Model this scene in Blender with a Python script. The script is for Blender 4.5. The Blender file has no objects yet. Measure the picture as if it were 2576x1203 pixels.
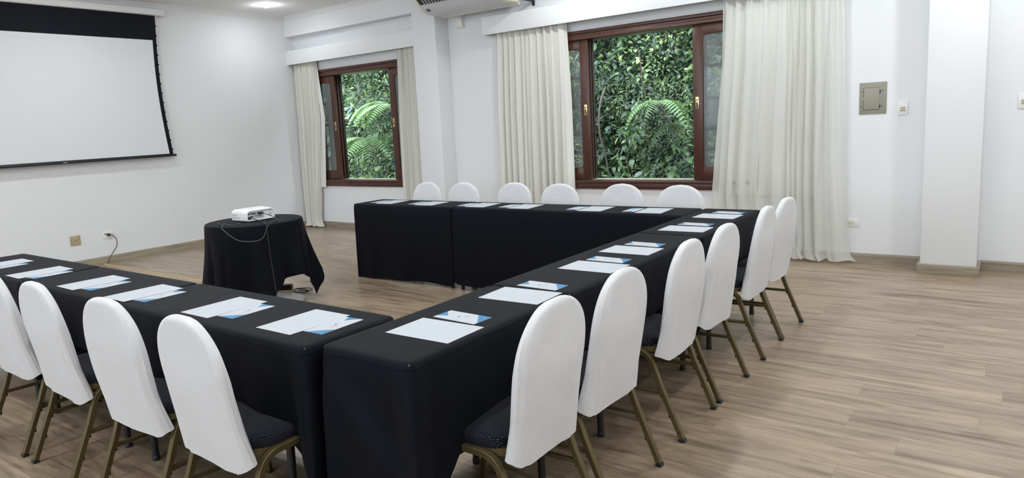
import bpy, bmesh, math, random
import numpy as np
from mathutils import Vector, Matrix

S = bpy.context.scene
COL = S.collection
PI = math.pi

# ------------------------------------------------------------------ camera, world, exposure
FPX, CX, CY, PW, PH = 1752.76, 1226.095, 578.08, 2576.0, 1203.0
YAW, PITCH, ROLL = math.radians(-37.5523), math.radians(8.55140), math.radians(-3.16985)
fw = Vector((math.sin(YAW)*math.cos(PITCH), math.cos(YAW)*math.cos(PITCH), -math.sin(PITCH)))
r0 = Vector((math.cos(YAW), -math.sin(YAW), 0)); u0 = r0.cross(fw)
rr = r0*math.cos(ROLL) + u0*math.sin(ROLL); uu = -r0*math.sin(ROLL) + u0*math.cos(ROLL)
cam_data = bpy.data.cameras.new('camera')
cam = bpy.data.objects.new('camera', cam_data); COL.objects.link(cam)
cam.matrix_world = Matrix(((rr.x, uu.x, -fw.x, 0), (rr.y, uu.y, -fw.y, 0), (rr.z, uu.z, -fw.z, 1.45), (0, 0, 0, 1)))
cam_data.sensor_fit = 'HORIZONTAL'; cam_data.sensor_width = 36.0
cam_data.lens = FPX/PW*36.0
cam_data.shift_x = (PW/2-CX)/PW; cam_data.shift_y = (CY-PH/2)/PW
cam_data.clip_start = 0.02; cam_data.clip_end = 200
S.camera = cam

S.view_settings.view_transform = 'Standard'
S.view_settings.look = 'None'
S.view_settings.gamma = 1.0
S.view_settings.use_curve_mapping = False
S.view_settings.exposure = 0.1

W = bpy.data.worlds.new('overcast_sky'); S.world = W; W.use_nodes = True
bg = W.node_tree.nodes['Background']
bg.inputs['Color'].default_value = (0.80, 0.90, 1.0, 1); bg.inputs['Strength'].default_value = 7.0

LAMP_W = 12.2          # watts of each ceiling downlight
LAMP_COL = (0.905, 0.955, 1.0)

# ------------------------------------------------------------------ materials
def srgb(r, g, b):
    def f(c):
        c /= 255.0
        return c/12.92 if c <= 0.04045 else ((c+0.055)/1.055)**2.4
    return (f(r), f(g), f(b), 1.0)

def pmat(name, col, rough=0.5, metal=0.0, spec=0.5, sheen=0.0, bump=None, **kw):
    m = bpy.data.materials.new(name); m.use_nodes = True
    nt = m.node_tree; b = nt.nodes['Principled BSDF']
    b.inputs['Base Color'].default_value = col
    b.inputs['Roughness'].default_value = rough
    b.inputs['Metallic'].default_value = metal
    b.inputs['Specular IOR Level'].default_value = spec
    if sheen:
        b.inputs['Sheen Weight'].default_value = sheen
        b.inputs['Sheen Roughness'].default_value = 0.5
    if bump:
        scale, strength, dist = bump
        tc = nt.nodes.new('ShaderNodeTexCoord'); n = nt.nodes.new('ShaderNodeTexNoise')
        n.inputs['Scale'].default_value = scale; n.inputs['Detail'].default_value = 4
        bp = nt.nodes.new('ShaderNodeBump'); bp.inputs['Strength'].default_value = strength; bp.inputs['Distance'].default_value = dist
        nt.links.new(tc.outputs['Object'], n.inputs['Vector']); nt.links.new(n.outputs['Fac'], bp.inputs['Height'])
        nt.links.new(bp.outputs['Normal'], b.inputs['Normal'])
    return m

def N(nt, typ, **kw):
    n = nt.nodes.new(typ)
    for k, v in kw.items():
        if hasattr(n, k): setattr(n, k, v)
    return n
def mathn(nt, op, a, b=None, c=None):
    n = nt.nodes.new('ShaderNodeMath'); n.operation = op
    for i, v in enumerate((a, b, c)):
        if v is None: continue
        if isinstance(v, (int, float)): n.inputs[i].default_value = v
        else: nt.links.new(v, n.inputs[i])
    return n.outputs[0]
def ramp(nt, fac, stops):
    n = nt.nodes.new('ShaderNodeValToRGB')
    e = n.color_ramp.elements
    while len(e) < len(stops): e.new(0.5)
    for el, (p, c) in zip(e, stops): el.position = p; el.color = c
    nt.links.new(fac, n.inputs[0]); return n.outputs[0]

M = {}
M['wall'] = pmat('painted_plaster', (0.80, 0.81, 0.82, 1), 0.7, spec=0.3, bump=(14, 0.12, 0.01))
M['ceiling'] = pmat('ceiling_paint', (0.84, 0.84, 0.83, 1), 0.85, spec=0.2, bump=(30, 0.08, 0.01))
M['trim'] = pmat('white_trim', (0.82, 0.83, 0.84, 1), 0.5, spec=0.4)
M['plaster_moulding'] = pmat('plaster_moulding', (0.76, 0.76, 0.75, 1), 0.6)
M['black_fabric'] = pmat('black_tablecloth', (0.0022, 0.0031, 0.0068, 1), 0.66, spec=0.12, sheen=0.012, bump=(9, 0.25, 0.012))
M['cover'] = pmat('white_chair_cover', (0.69, 0.69, 0.70, 1), 0.85, spec=0.2, sheen=0.06, bump=(7, 0.5, 0.02))
M['brass'] = pmat('old_gold_metal', (0.125, 0.096, 0.040, 1), 0.42, 0.5, bump=(60, 0.15, 0.002))
M['black_plastic'] = pmat('black_plastic', (0.012, 0.012, 0.013, 1), 0.45)
M['black_metal'] = pmat('black_metal', (0.012, 0.012, 0.015, 1), 0.35, spec=0.5)
M['paper'] = pmat('white_paper', (0.52, 0.55, 0.585, 1), 0.6, spec=0.25)
M['blue_print'] = pmat('blue_print', srgb(52, 128, 176), 0.5)
M['grey_print'] = pmat('grey_print', srgb(70, 74, 84), 0.5)
M['faint_print'] = pmat('faint_print', srgb(165, 165, 178), 0.5)
M['mahogany'] = pmat('mahogany', srgb(74, 41, 29), 0.32, spec=0.5, bump=(25, 0.08, 0.003))
M['dark_mahogany'] = pmat('dark_mahogany', srgb(50, 34, 30), 0.4)
M['brass_plate'] = pmat('polished_brass', (0.75, 0.6, 0.32, 1), 0.25, 1.0)
M['white_plastic'] = pmat('white_plastic', (0.80, 0.80, 0.78, 1), 0.35)
M['projector_white'] = pmat('projector_white', (0.84, 0.85, 0.84, 1), 0.35)
M['pale_grey'] = pmat('pale_grey_plastic', (0.55, 0.56, 0.57, 1), 0.4)
M['beige_plate'] = pmat('beige_metal_plate', srgb(176, 164, 132), 0.45)
M['box_grey'] = pmat('panel_grey', srgb(146, 143, 129), 0.55)
M['box_grey_door'] = pmat('panel_door', srgb(151, 147, 132), 0.5)
M['dark_hole'] = pmat('dark_recess', (0.006, 0.006, 0.006, 1), 0.6)
M['cream'] = pmat('cream_plastic', srgb(226, 222, 200), 0.4)
M['ac_grey'] = pmat('ac_underside', (0.62, 0.64, 0.65, 1), 0.35)
M['dark_grey'] = pmat('dark_grey', (0.035, 0.036, 0.04, 1), 0.4)
M['screen_black'] = pmat('screen_masking', (0.008, 0.009, 0.014, 1), 0.7, spec=0.15)
M['screen_white'] = pmat('screen_surface', (0.74, 0.76, 0.775, 1), 0.6, spec=0.2)
M['screen_case'] = pmat('screen_case', (0.78, 0.77, 0.77, 1), 0.4)
M['cable_black'] = pmat('cable_black', (0.015, 0.015, 0.016, 1), 0.4)
M['cable_grey'] = pmat('cable_grey', (0.05, 0.05, 0.055, 1), 0.35)
M['cover_strip'] = pmat('floor_cable_cover', srgb(178, 152, 110), 0.5)
M['steel'] = pmat('steel', (0.5, 0.5, 0.5, 1), 0.3, 1.0)
M['soil'] = pmat('hillside_soil', (0.020, 0.026, 0.014, 1), 0.95, bump=(6, 1.0, 0.1))
M['bark'] = pmat('bark', (0.13, 0.10, 0.085, 1), 0.9, bump=(20, 0.6, 0.02))
M['outside_ground'] = pmat('outside_ground', (0.10, 0.10, 0.07, 1), 0.95)
M['outside_wall'] = pmat('outside_wall', (0.5, 0.5, 0.48, 1), 0.9)
def leafmat(name, col, rough=0.38):
    m = pmat(name, col, rough, spec=0.5)
    nt = m.node_tree; b = nt.nodes['Principled BSDF']
    tr = nt.nodes.new('ShaderNodeBsdfTranslucent'); tr.inputs[0].default_value = (col[0]*1.2, col[1]*1.3, col[2]*0.7, 1)
    mx = nt.nodes.new('ShaderNodeMixShader'); mx.inputs[0].default_value = 0.22
    out = nt.nodes['Material Output']
    nt.links.new(b.outputs[0], mx.inputs[1]); nt.links.new(tr.outputs[0], mx.inputs[2]); nt.links.new(mx.outputs[0], out.inputs[0])
    return m
LEAF = [leafmat('leaf_dark', (0.036, 0.066, 0.041, 1), 0.3), leafmat('leaf_mid', (0.095, 0.160, 0.072, 1), 0.32),
        leafmat('leaf_fresh', (0.22, 0.31, 0.12, 1)), leafmat('leaf_blue', (0.125, 0.185, 0.150, 1), 0.28),
        leafmat('leaf_yellow', (0.30, 0.36, 0.15, 1)), leafmat('leaf_dry', (0.26, 0.19, 0.10, 1))]
M['fern'] = leafmat('fern_green', (0.20, 0.31, 0.15, 1), 0.5)
M['fern_dark'] = leafmat('fern_dark_green', (0.13, 0.20, 0.115, 1), 0.5)

def emis(name, col, st):
    m = bpy.data.materials.new(name); m.use_nodes = True; nt = m.node_tree
    e = nt.nodes.new('ShaderNodeEmission'); e.inputs[0].default_value = col; e.inputs[1].default_value = st
    nt.links.new(e.outputs[0], nt.nodes['Material Output'].inputs[0]); return m
M['bulb'] = emis('lit_bulb', (1.0, 0.98, 0.95, 1), 18.0)

# fold lines pressed into the table linen
def crease():
    m = M['black_fabric']; nt = m.node_tree; L = nt.links; b = nt.nodes['Principled BSDF']
    old = [n for n in nt.nodes if n.type == 'BUMP'][0]
    tc = N(nt, 'ShaderNodeTexCoord'); nz = N(nt, 'ShaderNodeTexNoise'); nz.inputs['Scale'].default_value = 2.5
    L.new(tc.outputs['Object'], nz.inputs['Vector'])
    sep = N(nt, 'ShaderNodeSeparateXYZ'); L.new(tc.outputs['Object'], sep.inputs[0])
    wob = mathn(nt, 'MULTIPLY', mathn(nt, 'SUBTRACT', nz.outputs['Fac'], 0.5), 0.05)
    hs = []
    for ax, per, of in ((0, 0.53, 0.11), (1, 0.47, 0.20), (2, 0.80, 0.47)):
        f = mathn(nt, 'ABSOLUTE', mathn(nt, 'SUBTRACT', mathn(nt, 'FRACT', mathn(nt, 'DIVIDE', mathn(nt, 'ADD', mathn(nt, 'ADD', sep.outputs[ax], wob), 20.0+of), per)), 0.5))
        hs.append(mathn(nt, 'MAXIMUM', 0.0, mathn(nt, 'SUBTRACT', 1.0, mathn(nt, 'DIVIDE', f, 0.007/per))))
    h = mathn(nt, 'MAXIMUM', mathn(nt, 'MAXIMUM', hs[0], hs[1]), hs[2])
    bp = N(nt, 'ShaderNodeBump'); bp.inputs['Strength'].default_value = 0.35; bp.inputs['Distance'].default_value = 0.003
    L.new(h, bp.inputs['Height']); L.new(old.outputs[0], bp.inputs['Normal']); L.new(bp.outputs[0], b.inputs['Normal'])
crease()

# wood laminate floor: planks run along X
def floor_material():
    m = bpy.data.materials.new('wood_laminate'); m.use_nodes = True; nt = m.node_tree; L = nt.links
    b = nt.nodes['Principled BSDF']
    tc = N(nt, 'ShaderNodeTexCoord'); sep = N(nt, 'ShaderNodeSeparateXYZ'); L.new(tc.outputs['Object'], sep.inputs[0])
    PWD, PLN = 0.197, 1.24
    row = mathn(nt, 'FLOOR', mathn(nt, 'DIVIDE', sep.outputs[1], PWD))
    wn = N(nt, 'ShaderNodeTexWhiteNoise', noise_dimensions='1D'); L.new(row, wn.inputs['W'])
    xs = mathn(nt, 'DIVIDE', mathn(nt, 'ADD', sep.outputs[0], mathn(nt, 'MULTIPLY', wn.outputs['Value'], 3.7)), PLN)
    colm = mathn(nt, 'FLOOR', xs)
    cmb = N(nt, 'ShaderNodeCombineXYZ'); L.new(row, cmb.inputs[0]); L.new(colm, cmb.inputs[1])
    wn2 = N(nt, 'ShaderNodeTexWhiteNoise', noise_dimensions='3D'); L.new(cmb.outputs[0], wn2.inputs['Vector'])
    pid = wn2.outputs['Value']
    fy = mathn(nt, 'FRACT', mathn(nt, 'DIVIDE', sep.outputs[1], PWD)); fx = mathn(nt, 'FRACT', xs)
    ey = mathn(nt, 'MINIMUM', fy, mathn(nt, 'SUBTRACT', 1.0, fy)); ex = mathn(nt, 'MINIMUM', fx, mathn(nt, 'SUBTRACT', 1.0, fx))
    seam = mathn(nt, 'MAXIMUM', mathn(nt, 'LESS_THAN', ey, 0.007), mathn(nt, 'LESS_THAN', ex, 0.0011))
    # grain coordinates, shifted per plank
    sh = mathn(nt, 'MULTIPLY', pid, 37.0)
    def grain(sx, sy, detail, dist, rough=0.6):
        c = N(nt, 'ShaderNodeCombineXYZ')
        L.new(mathn(nt, 'ADD', mathn(nt, 'MULTIPLY', sep.outputs[0], sx), sh), c.inputs[0])
        L.new(mathn(nt, 'ADD', mathn(nt, 'MULTIPLY', sep.outputs[1], sy), sh), c.inputs[1])
        L.new(sh, c.inputs[2])
        n = N(nt, 'ShaderNodeTexNoise'); n.inputs['Scale'].default_value = 1.0; n.inputs['Detail'].default_value = detail
        n.inputs['Roughness'].default_value = rough; n.inputs['Distortion'].default_value = dist
        L.new(c.outputs[0], n.inputs['Vector']); return n.outputs['Fac']
    g1 = grain(1.6, 15.0, 7, 0.9); g2 = grain(4.5, 120.0, 6, 0.8, 0.7); g3 = grain(3.4, 15.0, 5, 2.2)
    base = ramp(nt, g1, [(0.28, srgb(120, 100, 82)), (0.42, srgb(158, 137, 114)), (0.56, srgb(183, 161, 136)), (0.78, srgb(200, 180, 153))])
    fine = ramp(nt, g2, [(0.30, (0.66, 0.64, 0.62, 1)), (0.48, (0.95, 0.95, 0.94, 1)), (0.66, (1.10, 1.10, 1.10, 1))])
    mx = N(nt, 'ShaderNodeMix', data_type='RGBA', blend_type='MULTIPLY'); mx.inputs[0].default_value = 1.0
    L.new(base, mx.inputs[6]); L.new(fine, mx.inputs[7])
    knots = ramp(nt, g3, [(0.24, (0.52, 0.47, 0.43, 1)), (0.37, (1, 1, 1, 1))])
    mx2 = N(nt, 'ShaderNodeMix', data_type='RGBA', blend_type='MULTIPLY'); mx2.inputs[0].default_value = 0.8
    L.new(mx.outputs[2], mx2.inputs[6]); L.new(knots, mx2.inputs[7])
    pv = mathn(nt, 'ADD', 0.715, mathn(nt, 'MULTIPLY', pid, 0.16))
    hsv = N(nt, 'ShaderNodeHueSaturation'); L.new(pv, hsv.inputs['Value']); L.new(mx2.outputs[2], hsv.inputs['Color'])
    mx3 = N(nt, 'ShaderNodeMix', data_type='RGBA'); L.new(mathn(nt, 'MULTIPLY', seam, 0.35), mx3.inputs[0]); L.new(hsv.outputs[0], mx3.inputs[6])
    mx3.inputs[7].default_value = srgb(104, 88, 74)
    L.new(mx3.outputs[2], b.inputs['Base Color'])
    b.inputs['Roughness'].default_value = 0.30; b.inputs['Specular IOR Level'].default_value = 0.6
    bp = N(nt, 'ShaderNodeBump'); bp.inputs['Strength'].default_value = 0.12; bp.inputs['Distance'].default_value = 0.002
    L.new(g2, bp.inputs['Height']); L.new(bp.outputs[0], b.inputs['Normal'])
    return m
M['floor'] = floor_material()

def streak_wood(name, c0, c1, axis):
    m = bpy.data.materials.new(name); m.use_nodes = True; nt = m.node_tree; L = nt.links; b = nt.nodes['Principled BSDF']
    tc = N(nt, 'ShaderNodeTexCoord'); mp = N(nt, 'ShaderNodeMapping')
    mp.inputs['Scale'].default_value = (2, 30, 30) if axis == 0 else (30, 2, 30)
    n = N(nt, 'ShaderNodeTexNoise'); n.inputs['Scale'].default_value = 1.5; n.inputs['Detail'].default_value = 5
    L.new(tc.outputs['Object'], mp.inputs[0]); L.new(mp.outputs[0], n.inputs['Vector'])
    L.new(ramp(nt, n.outputs['Fac'], [(0.3, c0), (0.7, c1)]), b.inputs['Base Color'])
    b.inputs['Roughness'].default_value = 0.5; return m
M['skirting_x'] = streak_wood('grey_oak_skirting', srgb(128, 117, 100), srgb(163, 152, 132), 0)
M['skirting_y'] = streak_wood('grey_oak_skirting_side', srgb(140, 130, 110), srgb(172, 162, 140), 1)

# dotted navy seat fabric
def seat_material():
    m = pmat('dotted_navy_fabric', (0.010, 0.011, 0.018, 1), 0.85, spec=0.15, sheen=0.02)
    nt = m.node_tree; L = nt.links; b = nt.nodes['Principled BSDF']
    tc = N(nt, 'ShaderNodeTexCoord'); sep = N(nt, 'ShaderNodeSeparateXYZ'); L.new(tc.outputs['Object'], sep.inputs[0])
    P = 0.0064
    geo = N(nt, 'ShaderNodeNewGeometry'); sn = N(nt, 'ShaderNodeSeparateXYZ'); L.new(geo.outputs['Normal'], sn.inputs[0])
    top = mathn(nt, 'GREATER_THAN', sn.outputs[2], 0.55); side = mathn(nt, 'SUBTRACT', 1.0, top)
    gy = mathn(nt, 'DIVIDE', mathn(nt, 'ADD', mathn(nt, 'MULTIPLY', sep.outputs[1], top), mathn(nt, 'MULTIPLY', sep.outputs[2], side)), P)
    gx = mathn(nt, 'ADD', sep.outputs[0], mathn(nt, 'MULTIPLY', sep.outputs[1], side))
    rowp = mathn(nt, 'MULTIPLY', mathn(nt, 'MODULO', mathn(nt, 'FLOOR', mathn(nt, 'ADD', gy, 200.0)), 2.0), 0.5)
    fx = mathn(nt, 'SUBTRACT', mathn(nt, 'FRACT', mathn(nt, 'ADD', mathn(nt, 'DIVIDE', gx, P), rowp)), 0.5)
    fy = mathn(nt, 'SUBTRACT', mathn(nt, 'FRACT', gy), 0.5)
    d = mathn(nt, 'SQRT', mathn(nt, 'ADD', mathn(nt, 'MULTIPLY', fx, fx), mathn(nt, 'MULTIPLY', fy, fy)))
    dot = mathn(nt, 'LESS_THAN', d, 0.17)
    mx = N(nt, 'ShaderNodeMix', data_type='RGBA'); L.new(dot, mx.inputs[0])
    mx.inputs[6].default_value = (0.004, 0.005, 0.010, 1); mx.inputs[7].default_value = (0.15, 0.15, 0.16, 1)
    L.new(mx.outputs[2], b.inputs['Base Color']); return m
M['seat'] = seat_material()

def curtain_material(name, col, transp, transl=0.35):
    m = bpy.data.materials.new(name); m.use_nodes = True; nt = m.node_tree; L = nt.links
    d = N(nt, 'ShaderNodeBsdfDiffuse'); d.inputs[0].default_value = col
    t = N(nt, 'ShaderNodeBsdfTranslucent'); t.inputs[0].default_value = col
    tp = N(nt, 'ShaderNodeBsdfTransparent')
    tc = N(nt, 'ShaderNodeTexCoord'); mp = N(nt, 'ShaderNodeMapping'); mp.inputs['Scale'].default_value = (1, 1, 0.35)
    n = N(nt, 'ShaderNodeTexNoise'); n.inputs['Scale'].default_value = 22; n.inputs['Detail'].default_value = 5
    bp = N(nt, 'ShaderNodeBump'); bp.inputs['Strength'].default_value = 0.22; bp.inputs['Distance'].default_value = 0.01
    L.new(tc.outputs['Object'], mp.inputs[0]); L.new(mp.outputs[0], n.inputs['Vector']); L.new(n.outputs['Fac'], bp.inputs['Height'])
    L.new(bp.outputs[0], d.inputs['Normal'])
    a = N(nt, 'ShaderNodeMixShader'); a.inputs[0].default_value = transl
    L.new(d.outputs[0], a.inputs[1]); L.new(t.outputs[0], a.inputs[2])
    c = N(nt, 'ShaderNodeMixShader'); c.inputs[0].default_value = transp
    L.new(a.outputs[0], c.inputs[1]); L.new(tp.outputs[0], c.inputs[2])
    L.new(c.outputs[0], nt.nodes['Material Output'].inputs[0]); return m
M['curtain'] = curtain_material('linen_curtain', srgb(234, 232, 224), 0.02, 0.2)
M['sheer'] = curtain_material('sheer_voile', srgb(240, 240, 234), 0.38, 0.25)
M['lining'] = curtain_material('curtain_lining', srgb(236, 236, 230), 0.0, 0.15)

def glass_material(name, tint, mixdiff, diffcol):
    m = bpy.data.materials.new(name); m.use_nodes = True; nt = m.node_tree; L = nt.links
    tp = N(nt, 'ShaderNodeBsdfTransparent'); tp.inputs[0].default_value = tint
    gl = N(nt, 'ShaderNodeBsdfGlossy'); gl.inputs['Roughness'].default_value = 0.05
    df = N(nt, 'ShaderNodeBsdfDiffuse'); df.inputs[0].default_value = diffcol
    a = N(nt, 'ShaderNodeMixShader'); a.inputs[0].default_value = mixdiff
    L.new(tp.outputs[0], a.inputs[1]); L.new(df.outputs[0], a.inputs[2])
    fr = N(nt, 'ShaderNodeFresnel'); fr.inputs[0].default_value = 1.22
    c = N(nt, 'ShaderNodeMixShader'); L.new(fr.outputs[0], c.inputs[0])
    L.new(a.outputs[0], c.inputs[1]); L.new(gl.outputs[0], c.inputs[2])
    L.new(c.outputs[0], nt.nodes['Material Output'].inputs[0]); return m
M['screened_glass'] = glass_material('window_insect_screen_glass', (0.86, 0.88, 0.88, 1), 0.20, (0.50, 0.51, 0.52, 1))
M['glass'] = glass_material('clear_glass', (0.94, 0.96, 0.95, 1), 0.02, (0.5, 0.5, 0.5, 1))

# ------------------------------------------------------------------ mesh building
class MB:
    """collects geometry (vertices, faces, material slots) for ONE mesh object"""
    def __init__(self): self.v = []; self.f = []; self.mi = []; self.mats = []
    def mat(self, m):
        if m not in self.mats: self.mats.append(m)
        return self.mats.index(m)
    def add(self, vs, fs, m):
        k = len(self.v); i = self.mat(m)
        self.v.extend(tuple(p) for p in vs)
        for f in fs: self.f.append(tuple(k+a for a in f)); self.mi.append(i)
        return self
    def box(self, x0, x1, y0, y1, z0, z1, m, bev=0.0):
        if bev <= 0:
            vs = [(x0,y0,z0),(x1,y0,z0),(x1,y1,z0),(x0,y1,z0),(x0,y0,z1),(x1,y0,z1),(x1,y1,z1),(x0,y1,z1)]
            return self.add(vs, [(0,3,2,1),(4,5,6,7),(0,1,5,4),(1,2,6,5),(2,3,7,6),(3,0,4,7)], m)
        bm = bmesh.new(); bmesh.ops.create_cube(bm, size=1)
        for v in bm.verts:
            v.co = Vector(((x0+x1)/2+v.co.x*(x1-x0), (y0+y1)/2+v.co.y*(y1-y0), (z0+z1)/2+v.co.z*(z1-z0)))
        bmesh.ops.bevel(bm, geom=bm.edges[:], offset=bev, segments=2, profile=0.5, affect='EDGES')
        bm.verts.index_update()
        self.add([v.co[:] for v in bm.verts], [[v.index for v in f.verts] for f in bm.faces], m); bm.free(); return self
    def sweep(self, pts, sec, m, cap=True, up=(0,0,1), scales=None):
        """sweep closed section [(a,b)] along a polyline"""
        pts = [Vector(p) for p in pts]; n = len(pts); ns = len(sec); vs = []
        T = []
        for i in range(n):
            t = (pts[min(i+1,n-1)]-pts[max(i-1,0)]).normalized(); T.append(t)
        u = Vector(up); a = T[0].cross(u)
        if a.length < 1e-4: a = T[0].cross(Vector((0,1,0)))
        a.normalize()
        for i in range(n):
            a = (a - T[i]*a.dot(T[i])).normalized(); b = a.cross(T[i])
            s = scales[i] if scales else 1.0
            for (p, q) in sec: vs.append(pts[i]+a*p*s+b*q*s)
        fs = []
        for i in range(n-1):
            for j in range(ns):
                k = (j+1) % ns
                fs.append((i*ns+j, i*ns+k, (i+1)*ns+k, (i+1)*ns+j))
        if cap: fs.append(tuple(range(ns))[::-1]); fs.append(tuple((n-1)*ns+j for j in range(ns)))
        return self.add(vs, fs, m)
    def tube(self, pts, r, m, seg=10, **kw):
        return self.sweep(pts, [(r*math.cos(2*PI*j/seg), r*math.sin(2*PI*j/seg)) for j in range(seg)], m, **kw)
    def lathe(self, prof, c, m, seg=32, cap=True):
        vs = []; n = len(prof)
        for r, z in prof:
            for j in range(seg):
                a = 2*PI*j/seg; vs.append((c[0]+r*math.cos(a), c[1]+r*math.sin(a), c[2]+z))
        fs = [(i*seg+j, i*seg+(j+1)%seg, (i+1)*seg+(j+1)%seg, (i+1)*seg+j) for i in range(n-1) for j in range(seg)]
        if cap: fs.append(tuple(range(seg))[::-1]); fs.append(tuple((n-1)*seg+j for j in range(seg)))
        return self.add(vs, fs, m)
    def prism(self, poly, axis, a, b, m):
        """extrude 2D polygon along axis from a to b; poly in the remaining two axes"""
        n = len(poly); vs = []
        for t in (a, b):
            for p, q in poly:
                vs.append((t,p,q) if axis == 0 else (p,t,q) if axis == 1 else (p,q,t))
        fs = [tuple(range(n))[::-1], tuple(range(n, 2*n))]
        fs += [(i, (i+1)%n, n+(i+1)%n, n+i) for i in range(n)]
        return self.add(vs, fs, m)
    def grid(self, P, m):
        """P[i][j] points"""
        r, c = len(P), len(P[0]); vs = [p for row in P for p in row]
        fs = [(i*c+j, i*c+j+1, (i+1)*c+j+1, (i+1)*c+j) for i in range(r-1) for j in range(c-1)]
        return self.add(vs, fs, m)
    def build(self, name, parent=None, smooth=35, normals=True):
        me = bpy.data.meshes.new(name); me.from_pydata(self.v, [], self.f)
        for m in self.mats: me.materials.append(m)
        me.polygons.foreach_set('material_index', self.mi)
        if normals:
            bm = bmesh.new(); bm.from_mesh(me); bmesh.ops.recalc_face_normals(bm, faces=bm.faces[:]); bm.to_mesh(me); bm.free()
        if smooth:
            me.shade_smooth(); me.set_sharp_from_angle(angle=math.radians(smooth))
        me.update()
        o = bpy.data.objects.new(name, me); COL.objects.link(o)
        if parent is not None: o.parent = parent
        return o

def tag(o, label, cat, group=None, kind=None):
    o['label'] = label
    if cat: o['category'] = cat
    if group: o['group'] = group
    if kind: o['kind'] = kind
    return o
def thing(name, label, cat, loc=(0,0,0), rz=0.0, group=None, kind=None):
    o = bpy.data.objects.new(name, None); COL.objects.link(o); o.empty_display_size = 0.1
    o.location = loc; o.rotation_euler = (0, 0, rz)
    return tag(o, label, cat, group, kind)
KIDS = {}
def copy_tree(o, parent=None):
    c = o.copy(); COL.objects.link(c)
    if parent is not None: c.parent = parent
    for ch in list(o.children): copy_tree(ch, c)
    return c
def bez(pts, n=8):
    """Catmull-Rom through points"""
    P = [Vector(p) for p in pts]; P = [P[0]*2-P[1]] + P + [P[-1]*2-P[-2]]; out = []
    for i in range(1, len(P)-2):
        for k in range(n):
            t = k/n; a, b, c, d = P[i-1], P[i], P[i+1], P[i+2]
            out.append(0.5*((2*b)+(c-a)*t+(2*a-5*b+4*c-d)*t*t+(3*b-a-3*c+d)*t**3))
    out.append(P[-2]); return out

# ------------------------------------------------------------------ the room
XL, XR, YB, YF, ZC = -9.07, 3.2, 7.13, -8.5, 3.24     # screen wall, right wall, window wall, wall behind the viewer, ceiling
WT = 0.30
def struct(name, mb, label, cat, **kw):
    o = mb.build(name, **kw); return tag(o, label, cat, kind='structure')

mb = MB(); mb.add([(XL-0.2,YF-0.2,0),(XR+0.2,YF-0.2,0),(XR+0.2,YB+WT,0),(XL-0.2,YB+WT,0),(XL-0.2,YF-0.2,-0.12),(XR+0.2,YF-0.2,-0.12),(XR+0.2,YB+WT,-0.12),(XL-0.2,YB+WT,-0.12)],
    [(0,1,2,3),(7,6,5,4),(0,4,5,1),(1,5,6,2),(2,6,7,3),(3,7,4,0)], M['floor'])
struct('floor', mb, 'greyish brown wood laminate plank floor of the meeting room', 'floor', smooth=0)
mb = MB(); mb.box(XL-0.2, XR+0.2, YF-0.2, YB+WT, ZC, ZC+0.15, M['ceiling'])
struct('ceiling', mb, 'flat off-white painted ceiling with a recessed lamp', 'ceiling', smooth=0)
mb = MB(); mb.box(XL-0.2, XL, YF-0.2, YB+WT, 0, ZC, M['wall'])
struct('wall_left', mb, 'white wall behind the projection screen with two outlet plates', 'wall', smooth=0)
mb = MB(); mb.box(XR, XR+0.2, YF-0.2, YB+WT, 0, ZC, M['wall'])
struct('wall_right', mb, 'white side wall of the room opposite the projection screen', 'wall', smooth=0)
mb = MB(); ox = [XL, -8.4, -5.5, -4.9, -2.0, -1.4, 1.5, XR]     # wide openings added behind the viewer to let daylight in
for i in (0, 2, 4, 6): mb.box(ox[i], ox[i+1], YF-0.2, YF, 0, ZC, M['wall'])
for i in (1, 3, 5): mb.box(ox[i], ox[i+1], YF-0.2, YF, 0, 1.05, M['wall']); mb.box(ox[i], ox[i+1], YF-0.2, YF, 2.85, ZC, M['wall'])
struct('wall_front', mb, 'white wall with wide openings added for daylight opposite the timber windows', 'wall', smooth=0)

# window openings in the window wall:  frame outer x0,x1,z0,z1
WIN = [(-8.86, -6.52, 0.645, 2.41), (-4.62, -2.04, 0.655, 2.44)]
mb = MB()
xs = [XL] + [v for w in WIN for v in (w[0]+0.02, w[1]-0.02)] + [XR]
for i in (0, 2, 4): mb.box(xs[i], xs[i+1], YB, YB+WT, 0, ZC, M['wall'])
for w in WIN:
    mb.box(w[0]+0.02, w[1]-0.02, YB, YB+WT, 0, w[2]+0.02, M['wall']); mb.box(w[0]+0.02, w[1]-0.02, YB, YB+WT, w[3]-0.02, ZC, M['wall'])
struct('wall_back', mb, 'white window wall with two timber windows', 'wall', smooth=0)

# pillars
P1 = (-6.33, -5.94, 6.87); P2 = (-0.63, -0.235, 6.825)
for n, p, lab in (('pillar', P1, 'white square pillar between the two windows'), ('pillar', P2, 'white square pillar beyond the electrical panel and light switch')):
    mb = MB(); mb.box(p[0], p[1], p[2], YB, 0, ZC, M['wall'], 0.006); struct(n, mb, lab, 'pillar')
# beam above the left window, crossing to the screen wall
mb = MB(); mb.box(XL, P1[0], 6.97, YB, 2.945, ZC, M['wall'])
struct('beam', mb, 'white ceiling beam above the smaller window', 'beam', smooth=0)
mb = MB(); mb.box(P1[1], P2[0], 6.97, YB, 3.0, ZC, M['wall']); mb.box(P2[1], XR, 6.97, YB, 3.0, ZC, M['wall'])
struct('beam', mb, 'white ceiling beam above the larger window', 'beam', smooth=0)
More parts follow.
